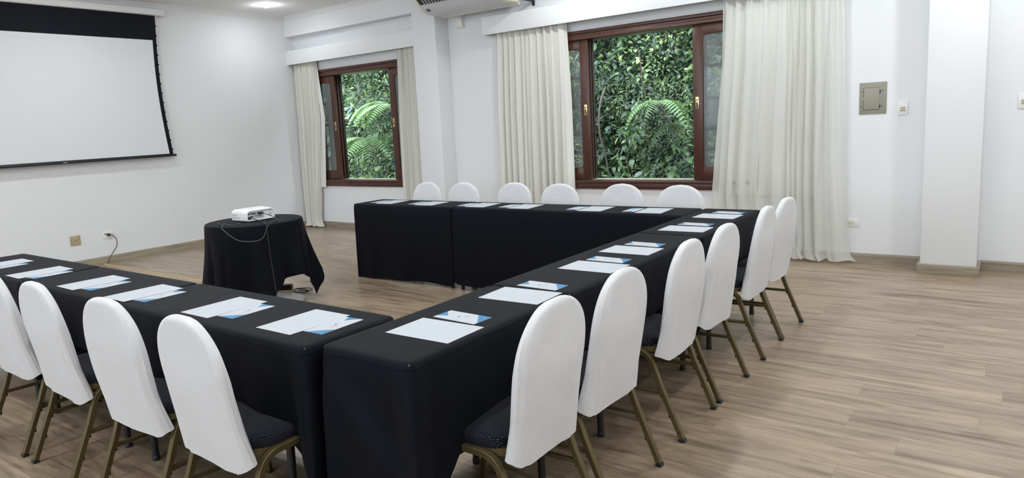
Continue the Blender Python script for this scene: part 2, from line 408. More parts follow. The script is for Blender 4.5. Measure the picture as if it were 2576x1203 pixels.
# cornice
def cornice(name, axis, a, b, c, sgn, lab):
    prof = [(0,-0.055),(0.010,-0.055),(0.014,-0.045),(0.020,-0.045),(0.024,-0.030),(0.042,-0.016),(0.046,-0.008),(0.060,-0.006),(0.060,0),(0,0)]
    mb = MB(); mb.prism([(c+sgn*p, ZC+q) for p, q in prof], axis, a, b, M['plaster_moulding'])
    struct(name, mb, lab, 'moulding', smooth=20)
cornice('trim_1', 1, YF, 6.97, XL, 1, 'stepped plaster cornice along the screen wall')
cornice('trim_2', 0, XL+0.06, P1[0], 6.97, -1, 'thin plaster cornice along the beam over the smaller window')
# baseboards
def board(name, segs, lab, m, axis):
    mb = MB()
    for (a, b, c, s) in segs:
        h = 0.085; t = 0.022
        pr = [(c,0),(c+s*t,0),(c+s*t,h-0.012),(c+s*(t-0.006),h-0.002),(c,h)]
        mb.prism(pr, axis, a, b, m)
    struct(name, mb, lab, 'baseboard', smooth=0)
board('baseboard_left', [(YF, YB, XL, 1)], 'grey oak baseboard along the screen wall', M['skirting_y'], 1)
board('baseboard_back', [(XL+0.022, P1[0]-0.022, YB, -1), (P1[1]+0.022, P2[0]-0.022, YB, -1), (P2[1]+0.022, XR-0.022, YB, -1)], 'grey oak baseboard along the window wall', M['skirting_x'], 0)
for p, lab, nm in ((P1, 'grey oak baseboard around the pillar between the windows', 'baseboard_pillar'), (P2, 'grey oak baseboard around the pillar near the light switches', 'baseboard_pillar')):
    mb = MB(); h = 0.085; t = 0.022; m = M['skirting_x']
    mb.box(p[0]-t, p[1]+t, p[2]-t, p[2], 0, h, m, 0.003); mb.box(p[0]-t, p[0], p[2], YB-t, 0, h, m, 0.003); mb.box(p[1], p[1]+t, p[2], YB-t, 0, h, m, 0.003)
    struct(nm, mb, lab, 'baseboard')
board('baseboard_right', [(YF, YB, XR, -1)], 'grey oak baseboard along the side wall', M['skirting_y'], 1)
board('baseboard_front', [(XL+0.022, XR-0.022, YF, 1)], 'grey oak baseboard opposite the windows', M['skirting_x'], 0)

# ------------------------------------------------------------------ windows
def window(idx, w, oL, oR, label):
    x0, x1, z0, z1 = w; m = M['mahogany']; dk = M['dark_mahogany']
    root = thing('window_%d' % idx, label, 'window', ((x0+x1)/2, YB, z0), kind='structure')
    ox, oy, oz = (x0+x1)/2, YB, z0
    def part(mb, name, parent=root, **kw):
        mb.v = [(p[0]-ox, p[1]-oy, p[2]-oz) for p in mb.v]; return mb.build(name, parent, **kw)
    f = MB(); fy0, fy1 = YB-0.028, YB+0.24
    f.box(x0, x0+0.075, fy0, fy1, z0, z1, m, 0.005); f.box(x1-0.075, x1, fy0, fy1, z0, z1, m, 0.005)
    # stepped head
    f.box(x0, x1, fy0, YB+0.012, z1-0.035, z1, m, 0.004); f.box(x0+0.01, x1-0.01, fy0+0.010, YB+0.03, z1-0.062, z1-0.037, m, 0.004)
    f.box(x0+0.02, x1-0.02, fy0+0.004, fy1, z1-0.10, z1-0.060, m, 0.004)
    # sill
    f.box(x0, x1, fy0, YB+0.02, z0, z0+0.066, m, 0.005); f.box(x0+0.01, x1-0.01, fy0-0.012, fy1, z0+0.062, z0+0.098, m, 0.006)
    part(f, 'window_frame')
    mt = MB(); mt.box(x0+0.08, x1-0.08, YB+0.05, YB+0.20, z0+0.098, z0+0.103, M['box_grey']); part(mt, 'sill_track', smooth=0)
    sz0, sz1 = z0+0.105, z1-0.102
    for side, (a, b) in (('L', (x0+0.076, oL)), ('R', (oR, x1-0.076))):
        # front sash with screened pane
        y0, y1 = YB+0.012, YB+0.050
        s = MB(); sw = 0.105
        def rails(s, a, b, y0, y1, mm, sw, tr, br, bev=0.004):
            s.box(a, a+sw, y0, y1, sz0, sz1, mm, bev); s.box(b-sw, b, y0, y1, sz0, sz1, mm, bev)
            s.box(a+sw-0.002, b-sw+0.002, y0+0.001, y1-0.001, sz1-tr, sz1, mm, bev); s.box(a+sw-0.002, b-sw+0.002, y0+0.001, y1-0.001, sz0, sz0+br, mm, bev)
            r = 0.035   # softened inner corners
            for (cx, sx) in ((a+sw, 1), (b-sw, -1)):
                for (cz, sgz) in ((sz1-tr, -1), (sz0+br, 1)):
                    poly = [(cx-0.001*sx, cz-0.001*sgz)] + [(cx+sx*(r-r*math.sin(t)), cz+sgz*(r-r*math.cos(t))) for t in [k*PI/2/5 for k in range(6)]]
                    s.prism(poly, 1, y0+0.002, y1-0.002, mm)
        rails(s, a, b, y0, y1, m, sw, 0.10, 0.135)
        so = part(s, 'sash')
        g = MB(); g.box(a+sw-0.004, b-sw+0.004, (y0+y1)/2-0.002, (y0+y1)/2+0.002, sz0+0.131, sz1-0.096, M['screened_glass']); part(g, 'pane', so, smooth=0)
        hx = b-0.045 if side == 'L' else a+0.045
        hd = MB(); hz = 1.555
        hd.box(hx-0.017, hx+0.017, y0-0.004, y0+0.002, hz-0.062, hz+0.062, M['brass_plate'], 0.0015)
        hd.box(hx-0.007, hx+0.007, y0-0.0055, y0-0.003, hz-0.040, hz+0.008, M['dark_hole']); hd.box(hx-0.006, hx+0.006, y0-0.0055, y0-0.003, hz+0.022, hz+0.036, M['dark_hole'])
        ho = part(hd, 'latch_plate', so); ho['label'] = 'small brass latch plate'
        # rear sash: glazing bars behind the screen
        y0, y1 = YB+0.075, YB+0.110; s = MB(); rails(s, a+0.01, b-0.003, y0, y1, dk, 0.085, 0.08, 0.12)
        for k in range(1, 5):
            z = sz0+0.12 + (sz1-0.08-sz0-0.12)*(0.14, 0.29, 0.52, 0.76)[k-1]
            s.box(a+0.09, b-0.085, y0+0.006, y1-0.006, z-0.016, z+0.016, dk, 0.003)
        xm = b-0.225
        if side == 'L' and idx == 1: s.box(xm-0.022, xm+0.022, y0+0.004, y1-0.004, sz0+0.115, sz1-0.075, dk, 0.003)
        ro = part(s, 'glazed_sash'); ro['label'] = 'darker sash with glazing bars'
        g = MB(); g.box(a+0.092, b-0.082, (y0+y1)/2-0.002, (y0+y1)/2+0.002, sz0+0.116, sz1-0.076, M['glass']); part(g, 'pane', ro, smooth=0)
        # outermost shutter stile
        y0, y1 = YB+0.130, YB+0.166; s = MB(); rails(s, a+0.02, b-0.001, y0, y1, dk, 0.08, 0.08, 0.11)
        if side == 'L': s.box(a+0.19, a+0.23, y0+0.004, y1-0.004, sz0+0.10, sz1-0.07, dk, 0.003)
        part(s, 'shutter_frame')
    return root
window(1, WIN[0], -8.235, -7.09, 'smaller mahogany sliding window beside the projection screen wall')
window(2, WIN[1], -3.93, -2.715, 'larger mahogany sliding window behind the back row of chairs')

# pelmets
def pelmet(a, b, label, ends):
    mb = MB(); y = 6.955; z0, z1 = 2.525, 2.735; m = M['trim']
    mb.box(a, b, y, y+0.018, z0, z1, m, 0.002); mb.box(a, b, y+0.017, YB, z1-0.018, z1-0.0005, m, 0.001)
    for e in ends: mb.box(e-0.009, e+0.009, y+0.017, YB, z0, z1-0.017, m, 0.001)
    tag(mb.build('curtain_pelmet'), label, 'pelmet')
pelmet(XL+0.002, P1[0]-0.004, 'white boxed curtain pelmet over the smaller window', ())
pelmet(-5.265, -1.12, 'long white boxed curtain pelmet over the larger window', (-5.255, -1.13))

# ------------------------------------------------------------------ curtains
def interp(tab, z):
    if z >= tab[0][0]: return tab[0][1]
    for (za, xa), (zb, xb) in zip(tab, tab[1:]):
        if z >= zb: return xb + (xa-xb)*(z-zb)/(za-zb)
    return tab[-1][1]
def curtain_mesh(left, right, ztop, zbot, n, amp_top, amp_bot, y0, seed, mat, pool=0.0, cols=None, sharp=0.35):
    rnd = random.Random(seed); cols = cols or int(n*18)
    ph = [rnd.uniform(0, 2*PI) for _ in range(6)]
    rows = 46; P = []
    wob = [(rnd.uniform(0.6, 1.4), rnd.uniform(0, 2*PI)) for _ in range(4)]
    wd = [rnd.uniform(0.35, 1.9) for _ in range(n)]; tot = sum(wd); edge = [0.0]
    for w_ in wd: edge.append(edge[-1]+w_/tot)
    edge[-1] = 1.0
    hgt = [rnd.uniform(0.35, 1.4)*min(1.2, 0.5+0.6*wd[min(k, n-1)]) for k in range(n+2)]
    def fold(u):
        for k in range(n):
            if u <= edge[k+1]: return k+(u-edge[k])/(edge[k+1]-edge[k])
        return float(n)
    for i in range(rows+1):
        t = i/rows; z = ztop + (zbot-ztop)*t
        xa, xb = interp(left, z), interp(right, z); row = []
        A = amp_top + (amp_bot-amp_top)*min(1, t*1.25)
        for j in range(cols+1):
            u = j/cols
            q = min(n, max(0.0, fold(min(1, max(0, u+0.012*t*math.sin(2*PI*u*2.3+ph[1]+2.2*t))))))
            k = int(min(max(q, 0), n)); fr = q-math.floor(q)
            h = hgt[k]*(1-fr)+hgt[k+1]*fr
            c = math.cos(2*PI*q)
            f = (1-sharp)*c + sharp*math.copysign(abs(c)**0.5, c)
            f2 = 0.30*math.sin(2*PI*q*2.3+ph[2]+1.5*t)*(1-0.6*t) + 0.16*math.sin(2*PI*q*3.7+ph[3])*(1-t)
            f2 += 0.45*math.exp(-t*7)*math.cos(2*PI*u*n*2.6+ph[4])
            y = y0 + A*(h*f+f2)
            x = xa + (xb-xa)*u + 0.010*math.sin(2*PI*q+1.2+t*2)*(0.4+t)
            zz = z
            if pool and t > 0.955:
                w = (t-0.955)/0.045
                y -= pool*w*(0.5+0.5*math.sin(2*PI*q+0.6)) ; x += pool*0.5*w*math.sin(2*PI*q*0.5+ph[4])
                zz = z + 0.010*w*(1+math.sin(2*PI*q*1.3+ph[5]))
            row.append((x, y, zz))
        P.append(row)
    mb = MB(); mb.grid(P, mat); return mb
def curtain(label, left, right, n, seed, y0=7.035, zbot=0.012, pool=0.05, amp=(0.020, 0.042), mat='curtain', name='curtain'):
    mb = curtain_mesh(left, right, 2.68, zbot, n, amp[0], amp[1], y0, seed, M[mat], pool)
    o = mb.build(name, smooth=80, normals=False); return o
# smaller window, next to the screen wall: bunched curtain with a short white lining behind it
c1 = thing('curtain', 'bunched beige curtain in the corner by the screen wall', 'curtain', (0, 0, 0), group='curtains of the two windows')
o = curtain('', [(2.68,-9.0),(1.6,-9.03),(0.5,-9.04),(0.1,-9.02),(0,-9.00)], [(2.68,-8.54),(1.67,-8.545),(0.9,-8.63),(0.33,-8.69),(0.1,-8.72),(0,-8.64)], 7, 3, name='drape'); o.parent = c1
mb = curtain_mesh([(2.68,-8.80),(0.6,-8.80)], [(2.68,-8.55),(1.7,-8.455),(0.6,-8.565)], 2.68, 0.63, 3, 0.008, 0.010, 7.083, 8, M['lining'])
o = mb.build('lining', c1, smooth=80, normals=False); o['label'] = 'short white lining'
o = curtain('', [(2.68,-6.78),(1.6,-6.83),(0,-6.86)], [(2.68,-6.40),(0.6,-6.42),(0,-6.43)], 5, 11, name='curtain')
tag(o, 'narrow beige curtain touching the pillar between the windows', 'curtain', 'curtains of the two windows')
o = curtain('', [(2.68,-5.11),(1.6,-5.15),(0,-5.16)], [(2.68,-4.15),(1.7,-4.12),(0.64,-4.12),(0,-4.10)], 11, 23, name='curtain', amp=(0.018, 0.036))
tag(o, 'beige gathered curtain between the pillar and the larger window', 'curtain', 'curtains of the two windows')
# right curtain of the larger window: sheer outer layer, opaque short lining
c2 = thing('curtain', 'wide sheer cream curtain hanging beside the electrical panel', 'curtain', (0, 0, 0), group='curtains of the two windows')
o = curtain('', [(2.68,-2.37),(1.9,-2.39),(1.38,-2.44),(0.66,-2.50),(0,-2.48)], [(2.68,-1.31),(1.0,-1.27),(0.08,-1.23),(0,-1.18)], 11, 37, name='sheer_panel', mat='sheer', pool=0.07, amp=(0.020, 0.046)); o.parent = c2
mb = curtain_mesh([(2.68,-2.34),(1.4,-2.40),(0.6,-2.44)], [(2.68,-1.42),(0.6,-1.52)], 2.66, 0.615, 8, 0.008, 0.010, 7.092, 41, M['lining'])
o = mb.build('lining', c2, smooth=80, normals=False); o['label'] = 'opaque lining ending below the sill'

# ------------------------------------------------------------------ tables and cloths
def cloth(x0, x1, y0, y1, zt, drop, corner, seed, flap=None, rip=0.014):
    """drop: hem heights dict W,E,S,N.  corner: dict like 'SE': (extra outward, extra drop)"""
    rnd = random.Random(seed); r = 0.028
    per = []     # (x, y, nx, ny, side, cornername or None, dist along)
    step = 0.022
    def side(a, b, nx, ny, s):
        L = math.hypot(b[0]-a[0], b[1]-a[1]); k = max(2, int(L/step))
        for i in range(k+1):
            t = i/k; per.append((a[0]+(b[0]-a[0])*t, a[1]+(b[1]-a[1])*t, nx, ny, s, None, L*min(t, 1-t)))
    def arc(cx, cy, a0, s1, s2, cn):
        for k in range(1, 6):
            a = a0 + (PI/2)*k/6; per.append((cx+r*math.cos(a), cy+r*math.sin(a), math.cos(a), math.sin(a), (s1, s2, k/6), cn, 0))
    side((x0+r, y0), (x1-r, y0), 0, -1, 'S'); arc(x1-r, y0+r, -PI/2, 'S', 'E', 'SE')
    side((x1, y0+r), (x1, y1-r), 1, 0, 'E'); arc(x1-r, y1-r, 0, 'E', 'N', 'NE')
    side((x1-r, y1), (x0+r, y1), 0, 1, 'N'); arc(x0+r, y1-r, PI/2, 'N', 'W', 'NW')
    side((x0, y1-r), (x0, y0+r), -1, 0, 'W'); arc(x0+r, y0+r, PI, 'W', 'S', 'SW')
    n = len(per); cpos = {'SW': (x0,y0), 'SE': (x1,y0), 'NE': (x1,y1), 'NW': (x0,y1)}
    hem = []; out = []
    s = 0.0; ph = [rnd.uniform(0, 2*PI) for _ in range(5)]; fr = [rnd.uniform(5.5, 8), rnd.uniform(11, 15), rnd.uniform(21, 28)]
    for i, p in enumerate(per):
        q = per[i-1]; s += math.hypot(p[0]-q[0], p[1]-q[1]) if i else 0
        if isinstance(p[4], str): h = drop[p[4]]
        else: h = drop[p[4][0]]*(1-p[4][2]) + drop[p[4][1]]*p[4][2]
        # blend the hem towards the neighbouring side
        ex = 0; eo = 0
        for cn, (px, py) in cpos.items():
            d = math.hypot(p[0]-px, p[1]-py)
            if cn in corner and corner[cn][0] <= 0.04:
                o_, dd = corner[cn]; g = math.exp(-(d/0.050)**2); eo += o_*g; ex += dd*math.exp(-(d/0.15)**2)
                # hollow beside the fold
                eo -= 0.30*o_*math.exp(-((d-0.105)/0.035)**2); eo += 0.28*o_*math.exp(-((d-0.18)/0.04)**2)
        h2 = h - ex + 0.010*math.sin(s*4.1+ph[3]) + 0.006*math.sin(s*9+ph[4])
        for cn, (px, py) in cpos.items():
            if cn in corner and corner[cn][0] > 0.04: h2 -= corner[cn][1]*math.exp(-(math.hypot(p[0]-px, p[1]-py)/0.15)**2)
        hem.append(max(0.006, h2))
        out.append((eo, 0.55*math.sin(s*fr[0]+ph[0]) + 0.45*math.sin(s*fr[1]+ph[1]) + 0.2*math.sin(s*fr[2]+ph[2])))
    # smooth hems so neighbouring sides meet
    for _ in range(10): hem = [(hem[i-1]+2*hem[i]+hem[(i+1)%n])/4 for i in range(n)]
    rings = []
    e = 0.018
    rings.append([(min(max(p[0], x0+0.06), x1-0.06), min(max(p[1], y0+0.06), y1-0.06), zt) for p in per])
    rings.append([(p[0]-p[2]*(e+0.002), p[1]-p[3]*(e+0.002), zt) for p in per])
    for a in (0.35, 0.7, 1.0):
        an = a*PI/2; rings.append([(p[0]-p[2]*e*(1-math.sin(an)), p[1]-p[3]*e*(1-math.sin(an)), zt-e*(1-math.cos(an))) for p in per])
    lev = 16
    for k in range(1, lev+1):
        t = k/lev; ring = []
        for p, h, (eo, w) in zip(per, hem, out):
            free = min(1.0, (zt-e-h)/0.25)
            z = zt-e-(zt-e-h)*t
            amp = rip if isinstance(p[4], str) and (zt-h) > 0.12 else rip*0.5
            d = 0.004 + (eo*min(1, t*1.15)**0.8)*free + amp*(w+0.35)*t**1.1*free
            if flap and isinstance(p[4], str) and p[4] == flap[0]:
                along = (p[0]-x0); lim = (zt-z)*flap[1]
                d += 0.020/(1+math.exp((along-lim)*220))*min(1, t*5)
            X, Y = p[0]+p[2]*d, p[1]+p[3]*d
            for cn, (cx_, cy_) in cpos.items():
                if cn in corner and corner[cn][0] > 0.04:
                    o_ = corner[cn][0]; dd_ = math.hypot(p[0]-cx_, p[1]-cy_)
                    if dd_ < 0.20:
                        dx_, dy_ = (1 if 'E' in cn else -1)/math.sqrt(2), (1 if 'N' in cn else -1)/math.sqrt(2)
                        g_ = max(0.0, 1-dd_/0.085)**1.3; v_ = math.exp(-((dd_-0.105)/0.028)**2)
                        tt_ = min(1.0, t*1.05)**0.9
                        X += (dx_*o_*g_ - p[2]*0.022*v_)*tt_; Y += (dy_*o_*g_ - p[3]*0.022*v_)*tt_
                        X += (cx_-p[0])*0.45*math.exp(-(dd_/0.11)**2)*tt_; Y += (cy_-p[1])*0.45*math.exp(-(dd_/0.11)**2)*tt_
            ring.append((X, Y, z))
        rings.append(ring)
    mb = MB(); R = len(rings); vs = [v for ring in rings for v in ring]
    fs = [(i*n+j, i*n+(j+1)%n, (i+1)*n+(j+1)%n, (i+1)*n+j) for i in range(R-1) for j in range(n)]
    fs.append(tuple(range(n)))
    mb.add(vs, fs, M['black_fabric']); return mb

TABLE_Z = 0.745
def folding_table(x0, x1, y0, y1, along, inset, label, group):
    root = thing('folding_table', label, 'table', ((x0+x1)/2, (y0+y1)/2, 0), group=group)
    hx, hy = (x1-x0)/2-0.008, (y1-y0)/2-0.008; zt = TABLE_Z-0.004
    t = MB(); t.box(-hx, hx, -hy, hy, zt-0.022, zt, M['dark_grey'], 0.004); t.build('tabletop', root)
    for e in (-1, 1):
        for s in (-1, 1):
            l = MB()
            if along == 0: ex = e*(hx-inset[0 if e < 0 else 1]); pts = [(ex, s*0.10, zt-0.03), (ex, s*0.13, 0.60), (ex, s*0.155, 0.50), (ex, s*0.165, 0.42), (ex, s*0.170, 0.012)]
            else: ey = e*(hy-inset[0 if e < 0 else 1]); pts = [(s*0.10, ey, zt-0.03), (s*0.13, ey, 0.60), (s*0.155, ey, 0.50), (s*0.165, ey, 0.42), (s*0.170, ey, 0.012)]
            l.tube(bez(pts, 5), 0.0155, M['black_metal'], 12); b = pts[-1]
            l.lathe([(0.0165,0),(0.0172,0.004),(0.0170,0.022),(0.0157,0.025)], (b[0], b[1], 0.0), M['black_plastic'], 14)
            l.build('leg', root)
        br = MB()
        if along == 0: br.tube([(ex, -0.165, 0.40), (ex, 0.165, 0.40)], 0.010, M['black_metal'], 8)
        else: br.tube([(-0.165, ey, 0.40), (0.165, ey, 0.40)], 0.010, M['black_metal'], 8)
        br.build('crossbar', root)
    return root
LONG, SHORT, JOINT = 0.05, 0.475, 0.10
GT, GC = 'narrow folding tables under black cloths', 'black tablecloths on the meeting tables'
TABLES = [
  # x0,x1,y0,y1, along, inset, hems W,E,S,N, corners, flap, table label, cloth label
  (-1.856,-1.440,1.448,2.403, 1, (0.15,0.20), (LONG,SHORT,0.035,JOINT), {'SE':(0.115,0.36),'SW':(0.020,0.02)}, ('S',0.95), 'folding table at the free near end of the long side row', 'black tablecloth over the near free corner where two table rows meet'),
  (-1.856,-1.440,2.408,3.898, 1, (0.28,0.20), (LONG,SHORT,JOINT,JOINT), {}, None, 'folding table in the middle of the long side row', 'black tablecloth in the middle of the long side row'),
  (-1.856,-1.440,3.903,5.090, 1, (0.20,0.10), (LONG,SHORT,JOINT,SHORT), {'NE':(0.03,0.08)}, None, 'folding table at the window end of the long side row', 'black tablecloth at the window end of the long side row'),
  (-5.270,-3.997,4.676,5.090, 0, (0.10,0.05), (0.02,JOINT,0.020,SHORT), {}, None, 'folding table at the screen end of the back row', 'black tablecloth at the screen end of the back row by the window'),
  (-3.993,-1.862,4.676,5.090, 0, (0.05,0.25), (JOINT,JOINT,0.045,SHORT), {}, None, 'folding table of the back row below the larger window', 'wide black tablecloth of the back row below the larger window'),
  (-5.475,-4.303,1.398,1.838, 0, (0.20,0.12), (0.10,JOINT,SHORT,LONG), {'SW':(0.03,0.1)}, None, 'folding table at the screen end of the near row', 'black tablecloth at the screen end of the near row'),
  (-4.298,-3.253,1.398,1.838, 0, (0.10,0.12), (JOINT,JOINT,SHORT,LONG), {}, None, 'folding table in the middle of the near row', 'black tablecloth in the middle of the near row'),
  (-3.248,-1.876,1.398,1.838, 0, (0.12,0.20), (JOINT,0.30,SHORT,LONG), {'SE':(0.045,0.20)}, None, 'folding table of the near row beside the corner of the U', 'black tablecloth of the near row with a corner hanging at the table joint'),
]
for k, (x0,x1,y0,y1,al,ins,hm,cor,flap,tl,cl) in enumerate(TABLES):
    folding_table(x0, x1, y0, y1, al, ins, tl, GT)
    mb = cloth(x0, x1, y0, y1, TABLE_Z+0.001, dict(zip('WESN', hm)), cor, 50+k, flap)
    tag(mb.build('tablecloth', smooth=60), cl, 'tablecloth', GC)
ZTOP = TABLE_Z+0.001

# ------------------------------------------------------------------ chairs
def cover_mesh(seed):
    rnd = random.Random(seed); ph = [rnd.uniform(0, 2*PI) for _ in range(8)]
    nseg = 56; zt = 0.885; zb = 0.352; lv = 30; rings = []
    wv = rnd.uniform(-0.006, 0.006); htilt = rnd.uniform(-0.016, 0.016)
    for i in range(lv+1):
        t = i/lv
        tt = 1-(1-t)**1.25 if t < 1 else 1.0
        ring = []
        for j in range(nseg):
            a = 2*PI*j/nseg; ca, sa = math.cos(a), math.sin(a)      # sa>0 : front (towards the table)
            front = 0.5+0.5*sa
            zhem = 0.338 + 0.003*math.sin(3*a+ph[0]) + 0.034*abs(ca)**2.2 + htilt*ca + 0.130*max(0, sa)**1.5
            z = zhem + (zt-zhem)*tt
            s = max(0, (z-0.665)/(zt-0.665))
            w = (0.204 + 0.014*max(0, (0.50-z)/0.15)) * math.sqrt(max(0.0, 1-s**2.75))
            w += wv*math.sin(6*z)
            th = 0.031*(1-0.35*max(0, s)) * (1 if s < 0.9 else math.sqrt(max(0.02, 1-((s-0.9)/0.1)**2)))
            th += 0.004*max(0, (0.48-z)/0.13)
            yc = -0.158 - (z-0.352)*0.152 - 0.010*math.sin((z-0.35)/0.53*PI)
            # boxy superellipse section
            ex = 0.38; px = math.copysign(abs(ca)**ex, ca)*w; py = math.copysign(abs(sa)**0.75, sa)*th
            wr = 0.0040*math.sin(9*z+4*ca+ph[1]) + 0.0024*math.sin(15*ca+7*z+ph[2]) + 0.0009*math.sin(27*ca-13*z+ph[3])
            wr *= max(0.0, 1-1.05*s)*(1 if abs(ca) < 0.97 else 0.5)
            pip = 0.0032*math.exp(-((abs(sa)-0.10)/0.07)**2)          # piped side seam
            # sagging side seams, loose hem corners
            low = max(0, (0.52-z)/0.17)
            px += math.copysign(pip, ca); py += (0.012*low*abs(ca)**6) + wr*(0.9+0.2*low)
            px += 0.004*math.sin(11*z+ph[4])*abs(ca)**3*(1-s) + 0.006*low*math.sin(ph[5])
            ring.append((px, yc+py, z))
        rings.append(ring)
    mb = MB(); n = nseg; vs = [v for r in rings for v in r]
    fs = [(i*n+j, i*n+(j+1)%n, (i+1)*n+(j+1)%n, (i+1)*n+j) for i in range(lv) for j in range(n)]
    fs.append(tuple(lv*n+j for j in range(n)))
    mb.add(vs, fs, M['cover'])
    return mb
RECT = [(-0.0095,-0.0125),(0.0095,-0.0125),(0.0115,-0.0105),(0.0115,0.0105),(0.0095,0.0125),(-0.0095,0.0125),(-0.0115,0.0105),(-0.0115,-0.0105)]
def make_chair(seed):
    root = thing('banquet_chair', 'x', 'chair')
    br = M['brass']
    for s in (-1, 1):
        x = s*0.208
        # rear leg: bent tube continuing under the seat side
        pts = [(x, -0.2735, 0.008), (x, -0.170, 0.250)]
        c = (x, -0.060, 0.318); r = 0.080
        for k in range(0, 9):
            a = math.radians(157-67*k/8); pts.append((x, c[1]+r*math.cos(a), c[2]+r*math.sin(a)))
        pts += [(x, 0.05, 0.400), (x, 0.19, 0.404)]
        l = MB(); l.sweep(pts, RECT, br, up=(1,0,0))
        for q in (0.42, 0.80):    # stacking bumpers
            l.box(x-0.004, x+0.004, -0.270+0.100*q+0.008, -0.270+0.100*q+0.018, 0.014+0.236*q-0.012, 0.014+0.236*q+0.006, M['black_plastic'])
        lo = l.build('leg', root)
        cp = MB(); cp.sweep([(x, -0.276, 0.0), (x, -0.2705, 0.014)], [(a*1.16, b*1.16) for a, b in RECT], M['black_plastic'], up=(1,0,0)); cp.build('foot_cap', lo)
        # front leg
        pts = [(x*0.99, 0.18, 0.392), (x*0.985, 0.205, 0.386), (x*0.98, 0.222, 0.366), (x*0.98, 0.230, 0.33), (x*0.98, 0.2625, 0.008)]
        l = MB(); l.sweep(bez(pts, 4), [(a*0.88, b*0.88) for a, b in RECT], br, up=(1,0,0)); lo = l.build('leg', root)
        cp = MB(); cp.sweep([(x*0.98, 0.263, 0.0), (x*0.98, 0.2615, 0.014)], RECT, M['black_plastic'], up=(1,0,0)); cp.build('foot_cap', lo)
        st = MB(); st.sweep([(x*0.99, -0.185, 0.214), (x*0.98, 0.243, 0.206)], [(a*0.7, b*0.7) for a, b in RECT], br, up=(1,0,0)); st.build('stretcher', root)
    # gold seat rail, rounded at the rear
    def outline(hw, yb, yf, rb, rf, k=7):
        P = []
        for (cx, cy, a0, r) in ((hw-rb, yb+rb, -PI/2, rb), (hw-rf, yf-rf, 0, rf), (-hw+rf, yf-rf, PI/2, rf), (-hw+rb, yb+rb, PI, rb)):
            for i in range(k+1): a = a0+PI/2*i/k; P.append((cx+r*math.cos(a), cy+r*math.sin(a)))
        return P
    rail = MB(); o_ = outline(0.196, -0.178, 0.225, 0.11, 0.05); i_ = outline(0.176, -0.158, 0.205, 0.09, 0.03); n = len(o_)
    vs = [(p[0],p[1],z) for z in (0.388, 0.414) for ring in (o_, i_) for p in ring]
    fs = []
    for i in range(n):
        j = (i+1) % n
        fs += [(i,j,2*n+j,2*n+i), (n+i,3*n+i,3*n+j,n+j), (2*n+i,2*n+j,3*n+j,3*n+i), (i,n+i,n+j,j)]
    rail.add(vs, fs, br); rail.build('seat_rail', root)
    # padded dotted cushion
    cu = MB(); rings = []
    for (ins, z) in ((0.004, 0.412), (0.0, 0.422), (0.0, 0.440), (0.006, 0.452), (0.022, 0.460), (0.060, 0.4655), (0.11, 0.4675)):
        rings.append([(p[0], p[1], z) for p in outline(0.203-ins, -0.165+ins, 0.238-ins, max(0.02, 0.10-ins), max(0.02, 0.05-ins))])
    n = len(rings[0]); vs = [v for r in rings for v in r]
    fs = [(i*n+j, i*n+(j+1)%n, (i+1)*n+(j+1)%n, (i+1)*n+j) for i in range(len(rings)-1) for j in range(n)]
    fs += [tuple(range(n)), tuple((len(rings)-1)*n+j for j in range(n))]
    cu.add(vs, fs, M['seat']); so = cu.build('seat', root, smooth=50); so['label'] = 'dark navy seat with tiny pale dots'
    # padded back hidden in the cover, carried by two uprights
    for s in (-1, 1):
        bk = MB(); bk.sweep([(s*0.13, -0.160, 0.395), (s*0.13, -0.180, 0.48), (s*0.13, -0.225, 0.78)], [(a*0.6, b*0.6) for a, b in RECT], br, up=(1,0,0))
        bk.build('back_upright', root)
    co = cover_mesh(seed).build('back_cover', root, smooth=70); co['label'] = 'white fabric back cover with rounded top'
    return root
protos = [make_chair(s) for s in (1, 2, 3)]
used = [False]*3
def place_chair(i, x, y, rz, label, group, tilt=0.0):
    r = protos[i] if not used[i] else copy_tree(protos[i])
    used[i] = True
    r.location = (x, y, 0); r.rotation_euler = (0, 0, rz+tilt); tag(r, label, 'chair', group)
RG, NG, BG = 'chairs along the long side row', 'chairs along the near row', 'chairs behind the back row'
ordn = ['', 'second', 'third', 'fourth', 'fifth']
RY = [(1.865,0.02), (2.37,-0.02), (3.035,0.01), (3.545,-0.02), (4.265,0.02), (4.735,-0.05)]
RL = ['white-covered gold-legged chair at the near end of the long side row', 'white-covered chair, second from the near end of the long side row',
      'white-covered chair, third from the near end of the long side row', 'white-covered chair, third from the window end of the long side row',
      'white-covered chair, second from the window end of the long side row', 'white-covered chair at the window end of the long side row']
for k, (y, t) in enumerate(RY): place_chair(k % 3, -1.415, y, PI/2, RL[k], RG, t)
NX = [(-2.175,-0.03), (-2.745,0.03), (-3.395,-0.02), (-3.945,0.02)]
NL = ['white-covered chair of the near row next to the table corner', 'white-covered chair, second of the near row from the table corner',
      'white-covered chair, third of the near row from the table corner', 'white-covered chair, fourth of the near row, half cut by the photo edge']
for k, (x, t) in enumerate(NX): place_chair((k+1) % 3, x, 1.39, 0, NL[k], NG, t)
BX = [(-5.03,5.29), (-4.49,5.25), (-3.885,5.30), (-3.335,5.215), (-2.72,5.245), (-2.165,5.185)]
BL = ['white chair back in front of the pillar and narrow curtain', 'white chair back in front of the bare wall right of the pillar',
      'white chair back in front of the left part of the gathered curtain', 'white chair back at the right edge of the gathered curtain',
      'white chair back below the middle of the larger window', 'white chair back below the right end of the larger window']
for k, (x, y) in enumerate(BX): place_chair((k*2) % 3, x, y, PI, BL[k], BG, 0.03*((k % 3)-1))

